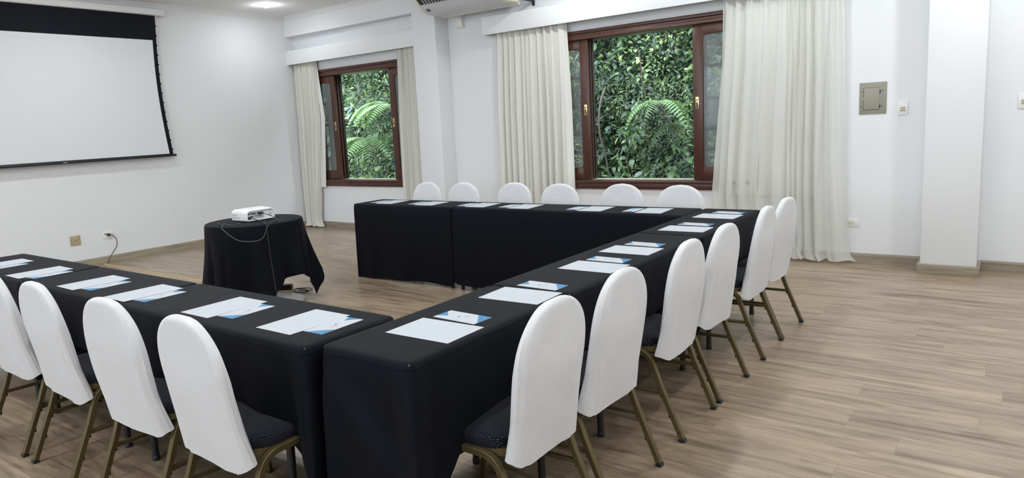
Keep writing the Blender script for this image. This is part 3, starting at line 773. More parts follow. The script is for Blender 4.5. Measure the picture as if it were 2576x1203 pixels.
# ------------------------------------------------------------------ papers and brochures
AW, AL = 0.203, 0.284
def paper_mesh():
    mb = MB(); mb.box(-AW/2, AW/2, -AL/2, AL/2, 0, 0.0012, M['paper']); return mb
def brochure_mesh():
    w, l, t = 0.100, 0.205, 0.0012; mb = MB(); mb.box(-w/2, w/2, -l/2, l/2, 0, t, M['paper'])
    z = t+0.0003
    def poly(P, m): mb.add([(a*w-w/2, b*l-l/2, z) for a, b in P], [tuple(range(len(P)))], m)
    poly([(0.17,0.0),(0.995,0.0),(0.995,0.31)], M['blue_print'])
    poly([(0.22,0.995),(0.40,0.80),(0.80,0.995)], M['blue_print'])
    # small bird mark and lines of text
    poly([(0.40,0.56),(0.47,0.53),(0.55,0.60),(0.49,0.575),(0.50,0.61),(0.455,0.575)], M['grey_print'])
    for k, (a0, a1) in enumerate(((0.32,0.42),(0.62,0.80))):
        poly([(a0,0.47),(a1,0.47),(a1,0.478),(a0,0.478)], M['faint_print'])
    poly([(0.60,0.36),(0.63,0.36),(0.63,0.52),(0.60,0.52)], M['faint_print']); poly([(0.67,0.40),(0.69,0.40),(0.69,0.50),(0.67,0.50)], M['faint_print'])
    return mb
p0 = None; b0 = None
def lay(x, y, rz, sheet_label, br_label, gp, gb, off=(0.165, 0.0), a=0.0, b=0.0):
    global p0, b0
    if p0 is None: p0 = paper_mesh().build('paper_sheet', smooth=0); o = p0
    else: o = p0.copy(); COL.objects.link(o)
    under = off[0] < 0.15
    o.location = (x, y, ZTOP+(0.0025 if under else 0.0006)); o.rotation_euler = (0, 0, rz+a); tag(o, sheet_label, 'paper', gp)
    if under: o.rotation_euler = (0, 0, rz+a)
    if b0 is None: b0 = brochure_mesh().build('brochure', smooth=0); o = b0
    else: o = b0.copy(); COL.objects.link(o)
    c, s = math.cos(rz), math.sin(rz)
    o.location = (x+c*off[0]-s*off[1], y+s*off[0]+c*off[1], ZTOP+0.0006); o.rotation_euler = (0, 0, rz+b); tag(o, br_label, 'brochure', gb)
RD = [(-1.610,1.758,0.02), (-1.614,2.297,0.04), (-1.606,2.913,0.0), (-1.625,3.362,0.0), (-1.622,4.121,0.02), (-1.621,4.695,-0.03)]
RB = [(-0.015,0.172), (-0.010,0.185), (-0.013,0.178), (-0.006,0.185), (-0.007,0.193), (0.015,0.188)]
seatR = ['at the near end seat of the side row', 'at the second seat from the near end of the side row', 'at the third seat from the near end of the side row',
         'at the third seat from the window end of the side row', 'at the second seat from the window end of the side row', 'at the window end seat of the side row']
seatN = ['at the sixth near-row seat from the corner', 'at the fifth near-row seat from the table corner', 'at the fourth near-row seat from the table corner',
         'at the third near-row seat from the table corner', 'at the second near-row seat from the table corner', 'at the near-row seat beside the table corner']
seatB = ['at the screen end of the back row', 'at the second back-row seat from the screen end', 'at the third back-row seat from the screen end',
         'at the fourth back-row seat from the screen end', 'at the fifth back-row seat from the screen end', 'at the back-row seat nearest the side row']
for k, ((x, y, a), (dx, dy)) in enumerate(zip(RD, RB)):
    lay(x, y, PI/2, 'white A4 sheet '+seatR[k], 'blue and white brochure '+seatR[k], 'sheets on the side row', 'brochures on the side row', (dy, -dx), a, -0.05)
ND = [(-5.085,1.575), (-4.486,1.566), (-3.822,1.575), (-3.294,1.574), (-2.658,1.599), (-2.146,1.611)]
NO = [(0.130,-0.02), (0.140,0.0), (0.142,0.0), (0.140,0.005), (0.155,0.003), (0.152,0.018)]
for k, ((x, y), of) in enumerate(zip(ND, NO)):
    lay(x, y, 0, 'white A4 sheet '+seatN[k], 'blue and white brochure '+seatN[k], 'sheets on the near row', 'brochures on the near row', of, -0.02 if k < 4 else 0.0, 0.03)
BD = [(-4.913,4.882), (-4.381,4.870), (-3.780,4.870), (-3.315,4.868), (-2.647,4.866), (-2.157,4.866)]
for k, (x, y) in enumerate(BD):
    lay(x, y, PI, 'white A4 sheet '+seatB[k], 'blue and white brochure '+seatB[k], 'sheets on the back row', 'brochures on the back row', (0.168, 0.0), 0.06, 0.05)

# ------------------------------------------------------------------ round table with cloth, projector
RT = (-5.255, 3.530); RR = 0.405; RZ = 0.742
t = thing('round_table', 'small round pedestal table under the projector', 'table', (RT[0], RT[1], 0))
mb = MB(); mb.lathe([(RR-0.02,-0.026),(RR-0.008,-0.024),(RR-0.006,-0.004),(RR-0.012,-0.002)], (0,0,RZ), M['dark_grey'], 48); mb.build('tabletop', t)
mb = MB(); mb.lathe([(0.034,0.02),(0.034,RZ-0.026)], (0,0,0), M['steel'], 24); mb.build('column', t)
mb = MB(); mb.lathe([(0.37,0),(0.37,0.008),(0.34,0.016),(0.10,0.03),(0.035,0.06)], (0,0,0), M['steel'], 48); mb.build('base', t)
def round_cloth():
    n = 260; L = 1.70; th0 = math.radians(9); offd = 0.15; rings = []
    z0 = RZ+0.0015
    rings.append([(0.25*math.cos(2*PI*j/n), 0.25*math.sin(2*PI*j/n), z0) for j in range(n)])
    rings.append([((RR-0.012)*math.cos(2*PI*j/n), (RR-0.012)*math.sin(2*PI*j/n), z0) for j in range(n)])
    for a in (0.4, 0.75, 1.0):
        r = RR-0.012*(1-math.sin(a*PI/2)); rings.append([(r*math.cos(2*PI*j/n), r*math.sin(2*PI*j/n), z0-0.012*(1-math.cos(a*PI/2))) for j in range(n)])
    lv = 22
    for k in range(1, lv+1):
        t = k/lv; ring = []
        for j in range(n):
            a = 2*PI*j/n
            cu, su = math.cos(a-th0), math.sin(a-th0)      # square edge, shifted towards the viewer's left
            hang = min((L/2)/max(abs(cu), 1e-3), (L/2 + (offd if su < 0 else -offd))/max(abs(su), 1e-3)) - RR
            c = max(abs(cu), abs(su))
            free = hang*t
            zz = z0-0.012-free
            pleat = 0.030*math.sin(8*(a-th0)+0.7)+0.016*math.sin(15*(a-th0)+1.1)+0.008*math.sin(27*a)
            corner = ((1/c-1)/(math.sqrt(2)-1))
            r = RR + 0.004 + (pleat+0.030)*min(1, t*1.1)**1.3 + 0.075*corner*t**1.6
            if zz < 0.008:
                ex = 0.008-zz; r += ex*0.35; zz = 0.008+0.02*abs(math.sin(9*a+20*t))*min(1, ex*15)
            ring.append((r*math.cos(a), r*math.sin(a), zz))
        rings.append(ring)
    mb = MB(); vs = [v for r in rings for v in r]; R = len(rings)
    fs = [(i*n+j, i*n+(j+1)%n, (i+1)*n+(j+1)%n, (i+1)*n+j) for i in range(R-1) for j in range(n)]; fs.append(tuple(range(n)))
    mb.add(vs, fs, M['black_fabric']); return mb
o = round_cloth().build('tablecloth', smooth=70); o.location = (RT[0], RT[1], 0)
tag(o, 'square black tablecloth draped over the round projector table', 'tablecloth')

PX, PY, PZ = -5.285, 3.545, RZ+0.002     # projector: rear (ports) faces +X
pj = thing('projector', 'white projector on the round black table', 'projector', (PX, PY, PZ))
def projector():
    hx, hy, h0, h1 = 0.118, 0.140, 0.005, 0.104
    b = MB(); rings = []
    def sect(sx, grow, hh):
        P = []; r = 0.037
        for (cy, cz, a0, r_) in ((hy-r, hh-r, 0, r), (-hy+r, hh-r, PI/2, r), (-hy+0.014, h0+0.014, PI, 0.014), (hy-0.014, h0+0.014, 3*PI/2, 0.014)):
            for k in range(7): a = a0+PI/2*k/6; P.append((cy+(r_-grow)*math.cos(a), cz+(r_-grow)*math.sin(a)))
        return [(sx, p, q) for p, q in P]
    rings = [sect(-hx, 0.008, h1-0.006), sect(-hx+0.010, 0.0, h1-0.004), sect(-0.02, 0, h1+0.004), sect(hx-0.03, 0, h1-0.004), sect(hx-0.004, 0, h1-0.006), sect(hx, 0.004, h1-0.006), sect(hx-0.001, 0.010, h1-0.008), sect(hx-0.012, 0.012, h1-0.009)]
    n = len(rings[0]); vs = [v for r in rings for v in r]
    fs = [(i*n+j, i*n+(j+1)%n, (i+1)*n+(j+1)%n, (i+1)*n+j) for i in range(len(rings)-1) for j in range(n)]
    fs += [tuple(range(n)), tuple((len(rings)-1)*n+j for j in range(n))]
    b.add(vs, fs, M['projector_white'])
    b.box(-0.03, 0.05, -0.06, -0.02, h1-0.0015, h1+0.0006, M['pale_grey'], 0.0003)   # key pad
    for k in range(4): b.box(-0.02+0.014*k, -0.012+0.014*k, 0.01, 0.02, h1-0.002, h1+0.0009, M['pale_grey'], 0.0003)
    b.build('body', pj, smooth=40)
    # port panel on the rear face
    p = MB(); x = hx-0.012
    p.box(x-0.001, x+0.002, -0.128, 0.036, h0+0.016, h1-0.026, M['pale_grey'], 0.0008); po = p.build('port_panel', pj)
    q = MB(); x += 0.002; dk = M['dark_hole']
    for (y, z, w, h) in ((-0.113,0.066,0.020,0.010), (-0.092,0.068,0.012,0.008), (-0.068,0.066,0.030,0.011), (-0.116,0.034,0.022,0.022), (-0.045,0.068,0.007,0.007), (-0.045,0.055,0.007,0.007), (-0.045,0.043,0.008,0.008), (-0.010,0.067,0.034,0.014), (-0.026,0.043,0.005,0.005)):
        q.box(x-0.001, x+0.002, y-w/2, y+w/2, z-h/2, z+h/2, dk, 0.0004)
    for (y, z, r) in ((-0.088,0.043,0.008),(-0.069,0.044,0.005)):
        q.add([(x+0.002, y+r*math.cos(2*PI*k/14), z+r*math.sin(2*PI*k/14)) for k in range(14)], [tuple(range(14))], dk)
    q.box(x-0.001, x+0.0015, -0.008, 0.004, 0.038, 0.045, M['blue_print']); q.build('socket', po, smooth=0)
    g = MB(); g.lathe([(0.020,0),(0.020,0.001)], (0,0,0), M['pale_grey'], 24)
    g.v = [(hx-0.0125+v[2]+0.001, 0.098+v[0], 0.040+v[1]) for v in g.v]; g.build('speaker_grille', pj)
    # side vents on the left flank
    v = MB()
    for r in range(2):
        for k in range(4): v.box(-0.100+0.021*k, -0.084+0.021*k, -hy-0.0006, -hy+0.001, 0.026+0.024*r, 0.045+0.024*r, M['pale_grey'], 0.0003)
    v.box(-0.008, 0.004, -hy-0.0006, -hy+0.001, 0.030, 0.037, M['dark_hole']); v.build('vent', pj)
    l = MB(); l.lathe([(0.032,0),(0.032,0.012),(0.026,0.014)], (0,0,0), M['dark_grey'], 28); l.v = [(-hx-v_[2]+0.004, 0.06+v_[0], 0.052+v_[1]) for v_ in l.v]; l.build('lens', pj)
    for (fx, fy) in ((-0.09,0), (0.08,-0.11), (0.08,0.11)):
        f = MB(); f.lathe([(0.010,0),(0.011,0.004),(0.007,0.012)], (fx,fy,0), M['black_plastic'], 16); f.build('foot', pj)
projector()
# cables
zc = RZ+0.0075
mb = MB(); mb.tube(bez([(PX+0.105,PY-0.114,PZ+0.034),(PX+0.140,PY-0.104,PZ+0.028),(PX+0.180,PY-0.070,PZ+0.012),(PX+0.260,PY-0.075,zc)] + [(RT[0]+r_*math.cos(math.radians(-22)), RT[1]+r_*math.sin(math.radians(-22)), z_) for r_, z_ in ((0.350,zc),(0.405,zc+0.002),(0.428,RZ-0.012),(0.442,0.68),(0.470,0.50),(0.516,0.30),(0.545,0.17),(0.47,0.06),(0.30,0.02))] + [(-5.25,3.66,0.012),(-5.44,3.80,0.03),(-5.545,3.865,0.056)], 8), 0.0036, M['cable_black'], 8)
mb.box(PX+0.103, PX+0.128, PY-0.124, PY-0.105, PZ+0.025, PZ+0.044, M['black_plastic'], 0.003)
tag(mb.build('power_cable'), 'black power cable falling from the projector to the power strip', 'cable')
mb = MB(); mb.tube(bez([(PX+0.105,PY-0.008,PZ+0.066),(PX+0.150,PY+0.015,PZ+0.058),(PX+0.200,PY+0.055,PZ+0.030),(PX+0.255,PY+0.060,zc),(PX+0.320,PY-0.010,zc),(PX+0.380,PY-0.090,zc+0.001),(PX+0.430,PY-0.170,RZ-0.02),(PX+0.452,PY-0.255,RZ-0.105),(PX+0.355,PY-0.385,RZ-0.100),(PX+0.200,PY-0.425,RZ-0.012),(PX+0.150,PY-0.390,zc+0.001),(PX+0.06,PY-0.345,zc),(PX-0.04,PY-0.245,zc),(PX-0.02,PY-0.195,zc),(PX+0.09,PY-0.200,zc),(PX+0.15,PY-0.250,zc),(PX+0.10,PY-0.315,zc),(PX-0.02,PY-0.320,zc+0.004),(PX-0.10,PY-0.270,zc),(PX-0.13,PY-0.24,zc)], 8), 0.0030, M['cable_grey'], 8)
mb.box(PX+0.104, PX+0.140, PY-0.026, PY+0.010, PZ+0.058, PZ+0.074, M['black_plastic'], 0.003)
tag(mb.build('signal_cable'), 'thin dark video cable looping over the round table edge', 'cable')
# power strip on the floor behind the cloth
ps = thing('power_strip', 'black power strip on the floor under the round table', 'power strip', (-5.600, 3.930, 0), math.radians(35))
mb = MB(); mb.box(-0.15, 0.15, -0.035, 0.035, 0, 0.05, M['black_plastic'], 0.006); mb.build('housing', ps)
for k in range(4):
    mb = MB(); mb.lathe([(0.019,0),(0.019,0.003)], (-0.10+0.062*k, 0, 0.049), M['dark_grey'], 18); mb.build('socket', ps)
mb = MB(); mb.tube(bez([(-5.42,4.00,0.01),(-5.33,4.05,0.006),(-5.24,4.02,0.006),(-5.25,3.95,0.006),(-5.36,3.95,0.006),(-5.41,4.01,0.012),(-5.30,4.08,0.014),(-5.21,4.03,0.014),(-5.30,3.95,0.016)], 8), 0.0045, M['cable_black'], 8)
tag(mb.build('extension_lead'), 'coiled black extension lead on the floor behind the round table', 'cable')
# beige floor cable cover from the outlet wall to the round table
mb = MB(); mb.sweep([(-8.98,3.855,0),(-7.6,3.85,0),(-6.2,3.83,0),(-5.78,3.82,0)], [(-0.022,0.0),(0.022,0.0),(0.012,0.009),(-0.012,0.009)][::-1], M['cover_strip'], up=(0,0,1))
for i, v in enumerate(mb.v): pass
o = mb.build('cable_cover', smooth=0); tag(o, 'narrow tan cable cover running across the floor from the wall outlet', 'cable cover')

# ------------------------------------------------------------------ screen wall things
SX = XL+0.095
sc = thing('projection_screen', 'large pull-down projection screen with black border on the left wall', 'projection screen', (SX, 3.55, 1.27))
def at(mb): mb.v = [(v[0]-SX, v[1]-3.55, v[2]-1.27) for v in mb.v]; return mb
def scr_edge(z, s):          # concave tab-tension edge
    t = (z-1.29)/(3.06-1.29)
    return 3.545 + s*(1.370 - 0.045*math.sin(PI*min(1, max(0, t))) - 0.028*(t))
P = []
for i in range(25):
    z = 1.288+(3.075-1.288)*i/24; a, b = scr_edge(z, -1), scr_edge(z, 1)
    P.append([(SX-0.004, a+(b-a)*j/6, z) for j in range(7)])
mb = MB(); mb.grid(P, M['screen_black']); at(mb).build('masking', sc, smooth=30).data.materials[0] = M['screen_black']
P = []
for i in range(17):
    z = 1.303+(2.765-1.303)*i/16; a, b = scr_edge(z, -1)+0.052, scr_edge(z, 1)-0.052
    P.append([(SX, a+(b-a)*j/6, z) for j in range(7)])
mb = MB(); mb.grid(P, M['screen_white']); o = at(mb).build('projection_surface', sc, smooth=30); o['label'] = 'blank white projection surface'
mb = MB(); mb.box(SX-0.018, SX+0.014, 2.14, 4.950, 1.266, 1.296, M['black_metal'], 0.004)
mb.box(SX+0.0135, SX+0.0150, 3.545, 3.590, 1.278, 1.284, M['pale_grey']); at(mb).build('weight_bar', sc)
mb = MB()
pr = [(XL+0.003,3.078),(SX+0.012,3.078),(SX+0.026,3.086),(SX+0.030,3.105),(SX+0.030,3.150),(SX+0.016,3.166),(XL+0.003,3.172)]
mb.prism(pr, 1, 2.02, 4.985, M['screen_case']); at(mb).build('casing', sc, smooth=0)
mb = MB(); mb.prism([(XL+0.002,3.074),(SX+0.014,3.074),(SX+0.030,3.084),(SX+0.034,3.105),(SX+0.034,3.152),(SX+0.018,3.170),(XL+0.002,3.176)], 1, 4.985, 5.003, M['screen_case'])
for (x, z) in ((SX+0.0, 3.145), (SX+0.012, 3.125)): mb.box(x-0.004, x+0.004, 5.002, 5.004, z-0.004, z+0.004, M['dark_hole'])
at(mb).build('end_cap', sc, smooth=0)
tc_ = MB(); cord = [(SX, scr_edge(z, 1)+0.012, z) for z in [1.296+k*(3.07-1.296)/24 for k in range(25)]]
tc_.tube(cord, 0.0022, M['screen_case'], 6); at(tc_).build('tension_cord', sc)
for k in range(14):
    z = 1.36+k*0.122; e = scr_edge(z, 1); tb = MB(); tb.prism([(e-0.002, z+0.012), (e+0.014, z+0.004), (e+0.014, z-0.006), (e-0.002, z-0.012)], 0, SX-0.0035, SX-0.001, M['screen_black']); at(tb).build('tension_tab', sc, smooth=0)

def onwall_x(mb, y, z):
    mb.v = [(v[0], v[1], v[2]) for v in mb.v]; return mb
# beige blank plate
pl = thing('wall_plate', 'beige square blanking plate on the wall under the projection screen', 'wall plate', (XL, 3.595, 0.335))
mb = MB(); mb.box(0, 0.008, -0.060, 0.060, -0.060, 0.060, M['beige_plate'], 0.003); mb.build('plate', pl)
mb = MB(); mb.lathe([(0.006,0),(0.006,0.0012)], (0,0,0), M['dark_hole'], 12); mb.v = [(0.008+v[2], v[0], v[1]) for v in mb.v]; mb.build('screw_hole', pl, smooth=0)
for q in (-1, 1):
    for k in range(4):
        mb = MB(); mb.box(0.008, 0.0092, q*0.043-0.0025, q*0.043+0.0025, 0.033-0.022*k-0.004, 0.033-0.022*k+0.004, M['dark_hole'] if q < 0 or k < 2 else M['white_plastic']); mb.build('screw_hole', pl, smooth=0)
# white outlet with plugged cable
ou = thing('wall_outlet', 'white wall outlet with a black plug below the projection screen', 'outlet', (XL, 3.985, 0.345))
mb = MB(); mb.box(0, 0.008, -0.062, 0.062, -0.042, 0.042, M['white_plastic'], 0.003); mb.build('plate', ou)
mb = MB()
for k in range(3): mb.box(0.008, 0.0095, -0.048+0.013*k, -0.038+0.013*k, 0.010, 0.022, M['dark_hole'])
mb.box(0.008, 0.009, -0.040, -0.020, -0.010, -0.008, M['pale_grey']); mb.build('socket', ou, smooth=0)
mb = MB(); mb.box(XL+0.008, XL+0.040, 3.965, 4.000, 0.336, 0.362, M['black_plastic'], 0.006)
mb.tube(bez([(XL+0.03,3.995,0.349),(XL+0.055,4.02,0.335),(XL+0.075,4.045,0.28),(XL+0.080,4.035,0.20),(XL+0.075,3.985,0.13),(XL+0.08,3.93,0.06),(XL+0.09,3.893,0.008)], 8), 0.0048, M['cable_black'], 8)
tag(mb.build('plugged_cable'), 'black plug and cable hanging from the white outlet to the floor', 'cable')

# ------------------------------------------------------------------ window wall things
def yplate(name, x0, x1, z0, z1, label, cat, m, th=0.010, bev=0.003, group=None):
    r = thing(name, label, cat, ((x0+x1)/2, YB, (z0+z1)/2), group=group)
    hx, hz = (x1-x0)/2, (z1-z0)/2; mb = MB(); mb.box(-hx, hx, -th, 0, -hz, hz, M[m], bev); mb.build('plate', r); return r, hx, hz
r, hx, hz = yplate('electrical_panel', -1.170, -0.955, 1.357, 1.636, 'grey recessed electrical panel on the wall beside the sheer curtain', 'electrical panel', 'box_grey', 0.008)
mb = MB(); mb.box(-0.072, 0.052, -0.012, -0.008, -0.100, 0.092, M['box_grey_door'], 0.0015)
do = mb.build('door', r)
mb = MB(); g = M['dark_hole']; 
for (a,b,c,d) in ((-0.075,-0.072,-0.103,0.095),(-0.075,0.055,-0.103,-0.100),(-0.075,0.055,0.092,0.094)): mb.box(a,b,-0.0088,-0.0078,c,d,g)
for z in (0.055,-0.075): mb.box(0.053, 0.060, -0.011, -0.008, z-0.014, z+0.014, g)
mb.build('hinge', r, smooth=0)
mb = MB(); mb.box(-0.073, -0.066, -0.0145, -0.010, -0.012, 0.006, M['steel'], 0.001); mb.build('catch', do)
for (x, z) in ((-0.086,0.062),(-0.088,-0.072),(0.073,0.066),(0.071,-0.068)):
    mb = MB(); mb.lathe([(0.0045,0),(0.0045,0.0015)], (0,0,0), g, 12); mb.v = [(x+v[0], -0.008-v[2], z+v[1]) for v in mb.v]; mb.build('screw', r)
def switch(x0, x1, z0, z1, label):
    r, hx, hz = yplate('light_switch', x0, x1, z0, z1, label, 'light switch', 'white_plastic', 0.009, 0.004, 'white two-key light switches')
    mb = MB(); mb.box(-0.024, 0.024, -0.0105, -0.009, -0.030, 0.012, M['cream'], 0.0008); mb.build('key_frame', r)
    for z in (0.002, -0.018):
        k = MB(); k.box(-0.018, 0.018, -0.0125, -0.0105, z-0.007, z+0.007, M['beige_plate'], 0.0008); k.build('key', r)
switch(-0.868, -0.788, 1.335, 1.458, 'white two-key light switch between the grey panel and the pillar')
switch(-0.026, 0.054, 1.345, 1.468, 'white two-key light switch past the pillar at the photo edge')
r, hx, hz = yplate('wall_outlet', -1.262, -1.145, 0.329, 0.408, 'white wall outlet low on the wall beside the sheer curtain hem', 'outlet', 'white_plastic', 0.008)
mb = MB(); mb.box(-0.034, 0.020, -0.0095, -0.008, -0.020, 0.022, M['cream'], 0.0008)
for x in (-0.018, 0.002): mb.box(x-0.003, x+0.003, -0.0102, -0.009, -0.003, 0.003, M['dark_hole'])
mb.box(-0.042, -0.036, -0.0102, -0.008, 0.000, 0.010, M['dark_hole']); mb.build('socket', r)

# pipe duct box below the air conditioner
db = thing('pipe_cover', 'small white pipe cover on the wall under the air conditioner', 'pipe cover', (-5.715, YB, 2.76))
mb = MB(); mb.prism([(0,0.14),(-0.055,0.14),(-0.075,0.05),(-0.060,-0.055),(-0.030,-0.085),(0,-0.085)], 0, -0.055, 0.055, M['white_plastic']); mb.build('cover', db, smooth=0)

# air conditioner hung below the ceiling
ac = thing('air_conditioner', 'white ceiling-hung air conditioner in front of the pillar', 'air conditioner', (-5.215, 6.58, 2.80))
def air_conditioner():
    hl = 0.545
    prof = [(0.290,0.0),(0.02,0.0),(-0.07,0.016),(-0.13,0.058),(-0.165,0.098),(-0.245,0.170),(-0.262,0.215),(-0.205,0.250),(0.290,0.250)]
    b = MB(); b.prism(prof, 0, -hl, hl, M['ac_grey']); o = b.build('underside_panel', ac, smooth=40)
    for s_ in (-1, 1):                  # rounded end caps
        e = MB(); rings = []; cy, cz = 0.03, 0.13
        for k in range(8):
            t = k/7; x = s_*(hl+0.052*math.sin(t*PI/2)); g = 0.80+0.20*math.cos(t*PI/2)
            rings.append([(x, cy+(p-cy)*g, cz+(q-cz)*g) for p, q in prof])
        n = len(prof); vs = [v for r_ in rings for v in r_]
        fs = [(i*n+j, i*n+(j+1)%n, (i+1)*n+(j+1)%n, (i+1)*n+j) for i in range(7) for j in range(n)] + [tuple(7*n+j for j in range(n))]
        e.add(vs, fs, M['cream']); eo = e.build('end_cap', ac, smooth=50); eo['label'] = 'cream rounded end cap'
    rim = MB(); rim.box(-hl-0.03, hl+0.03, 0.275, 0.312, -0.008, 0.03, M['cream'], 0.008); rim.build('rear_rim', ac)
    g = MB(); g.prism([(-0.168,0.095),(-0.249,0.168),(-0.242,0.175),(-0.160,0.102)], 0, -hl+0.01, hl-0.05, M['dark_grey']); go = g.build('outlet_grille', ac, smooth=0)
    for k in range(22):
        x = -hl+0.09+k*(2*hl-0.18)/21; s_ = MB(); s_.prism([(-0.172,0.090),(-0.254,0.164),(-0.248,0.169),(-0.166,0.096)], 0, x-0.005, x+0.005, M['pale_grey']); s_.build('louvre', go, smooth=0)
    # badge and sticker lie on the sloping front of the underside
    def slope(y): 
        for (ya, za), (yb, zb) in zip(prof, prof[1:]):
            if yb <= y <= ya: return za+(zb-za)*(ya-y)/(ya-yb)
    bd = MB(); vs = [(-0.468+0.030*math.cos(2*PI*k/24), -0.10+0.020*math.sin(2*PI*k/24)) for k in range(24)]
    bd.add([(x, y, slope(y)-0.0015) for x, y in vs], [tuple(range(24))], M['dark_grey'])
    bd.add([(x, y, slope(y)-0.0026) for x, y in ((-0.488,-0.103),(-0.448,-0.103),(-0.448,-0.098),(-0.488,-0.098))], [(0,1,2,3)], M['pale_grey']); bd.build('badge', ac)
    st = MB(); st.add([(x, y, slope(y)-0.0015) for x, y in ((-0.155,-0.068),(-0.075,-0.068),(-0.075,-0.02),(-0.155,-0.02))], [(0,1,2,3)], M['white_plastic'])
    for (x0_, x1_) in ((-0.138,-0.128),(-0.122,-0.114),(-0.108,-0.098)): st.add([(x, y, slope(y)-0.0026) for x, y in ((x0_,-0.050),(x1_,-0.050),(x1_,-0.038),(x0_,-0.038))], [(0,1,2,3)], M['dark_grey'])
    st.build('sticker', ac, smooth=0)
    for (x, y) in ((-0.42,-0.1),(0.42,-0.1),(-0.42,0.22),(0.42,0.22)):
        h_ = MB(); h_.tube([(x,y,0.245),(x,y,ZC-2.80)], 0.006, M['steel'], 8); h_.build('hanger_rod', ac)
    br = MB(); br.box(hl+0.045, hl+0.075, 0.22, 0.549, 0.040, 0.066, M['black_metal'], 0.003); br.box(hl+0.045, hl+0.075, 0.530, 0.549, 0.0, 0.15, M['black_metal'], 0.003); bo = br.build('wall_bracket', ac); bo['label'] = 'black bracket arm'
air_conditioner()

# ------------------------------------------------------------------ ceiling downlights (give off the room's light)
def downlight(x, y, label, group='ceiling downlights', power=1.0):
    r = thing('ceiling_downlight', label, 'ceiling light', (x, y, ZC), group=group)
    mb = MB(); seg = 28; prof = [(0.043,-0.001),(0.046,-0.007),(0.060,-0.006),(0.066,0.0)]
    mb.lathe(prof, (0,0,0), M['trim'], seg, cap=False); mb.build('trim_ring', r)
    mb = MB(); mb.lathe([(0.030,0.0),(0.038,-0.010),(0.034,-0.030),(0.020,-0.040),(0.002,-0.043)], (0,0,0), M['bulb'], 20); mb.build('bulb', r)
    ld = bpy.data.lights.new('downlight_lamp', 'AREA'); ld.shape = 'DISK'; ld.size = 0.11; ld.energy = LAMP_W*power; ld.color = LAMP_COL
    lo = bpy.data.objects.new('lamp_glow', ld); COL.objects.link(lo); lo.parent = r; lo.location = (0, 0, -0.055)
    pd = bpy.data.lights.new('bulb_spill', 'POINT'); pd.shadow_soft_size = 0.04; pd.energy = 6.6*power; pd.color = LAMP_COL
    po = bpy.data.objects.new('bulb_glow', pd); COL.objects.link(po); po.parent = r; po.location = (0, 0, -0.10)
    return r
downlight(-8.309, 6.127, 'lit ceiling downlight in the corner by the beam and screen wall', power=0.45)
for ix, x in enumerate((-7.6, -5.7, -3.8, -1.9, 0.0, 1.9)):
    for iy, y in enumerate((6.127, 3.7, 1.3, -1.1)):
        if ix == 0 and iy == 0: continue
        if iy == 0 and ix == 1: continue
        downlight(x, y, 'round ceiling downlight over the meeting room, away from the screen corner')

# ------------------------------------------------------------------ the hillside outside
rng = np.random.default_rng(7)
def hill_y(x, z):
    return 10.0 + 0.30*(z+0.3) + 0.35*np.sin(x*0.9+1.3)*np.cos(z*0.8) + 0.22*np.sin(x*2.3+z*1.7)
P = []
for i in range(40):
    z = -0.6+7.2*i/39; P.append([(x, float(hill_y(x, z))+0.25, z) for x in np.linspace(-19, 3, 90)])
mb = MB(); mb.grid(P, M['soil']); struct('hillside', mb, 'dark steep hillside seen through the windows', 'hillside', smooth=60)
mb = MB(); mb.box(-20, 4, YB+WT, 10.6, -0.5, -0.35, M['outside_ground']); struct('ground', mb, 'ground between the building and the hillside', 'ground', smooth=0)

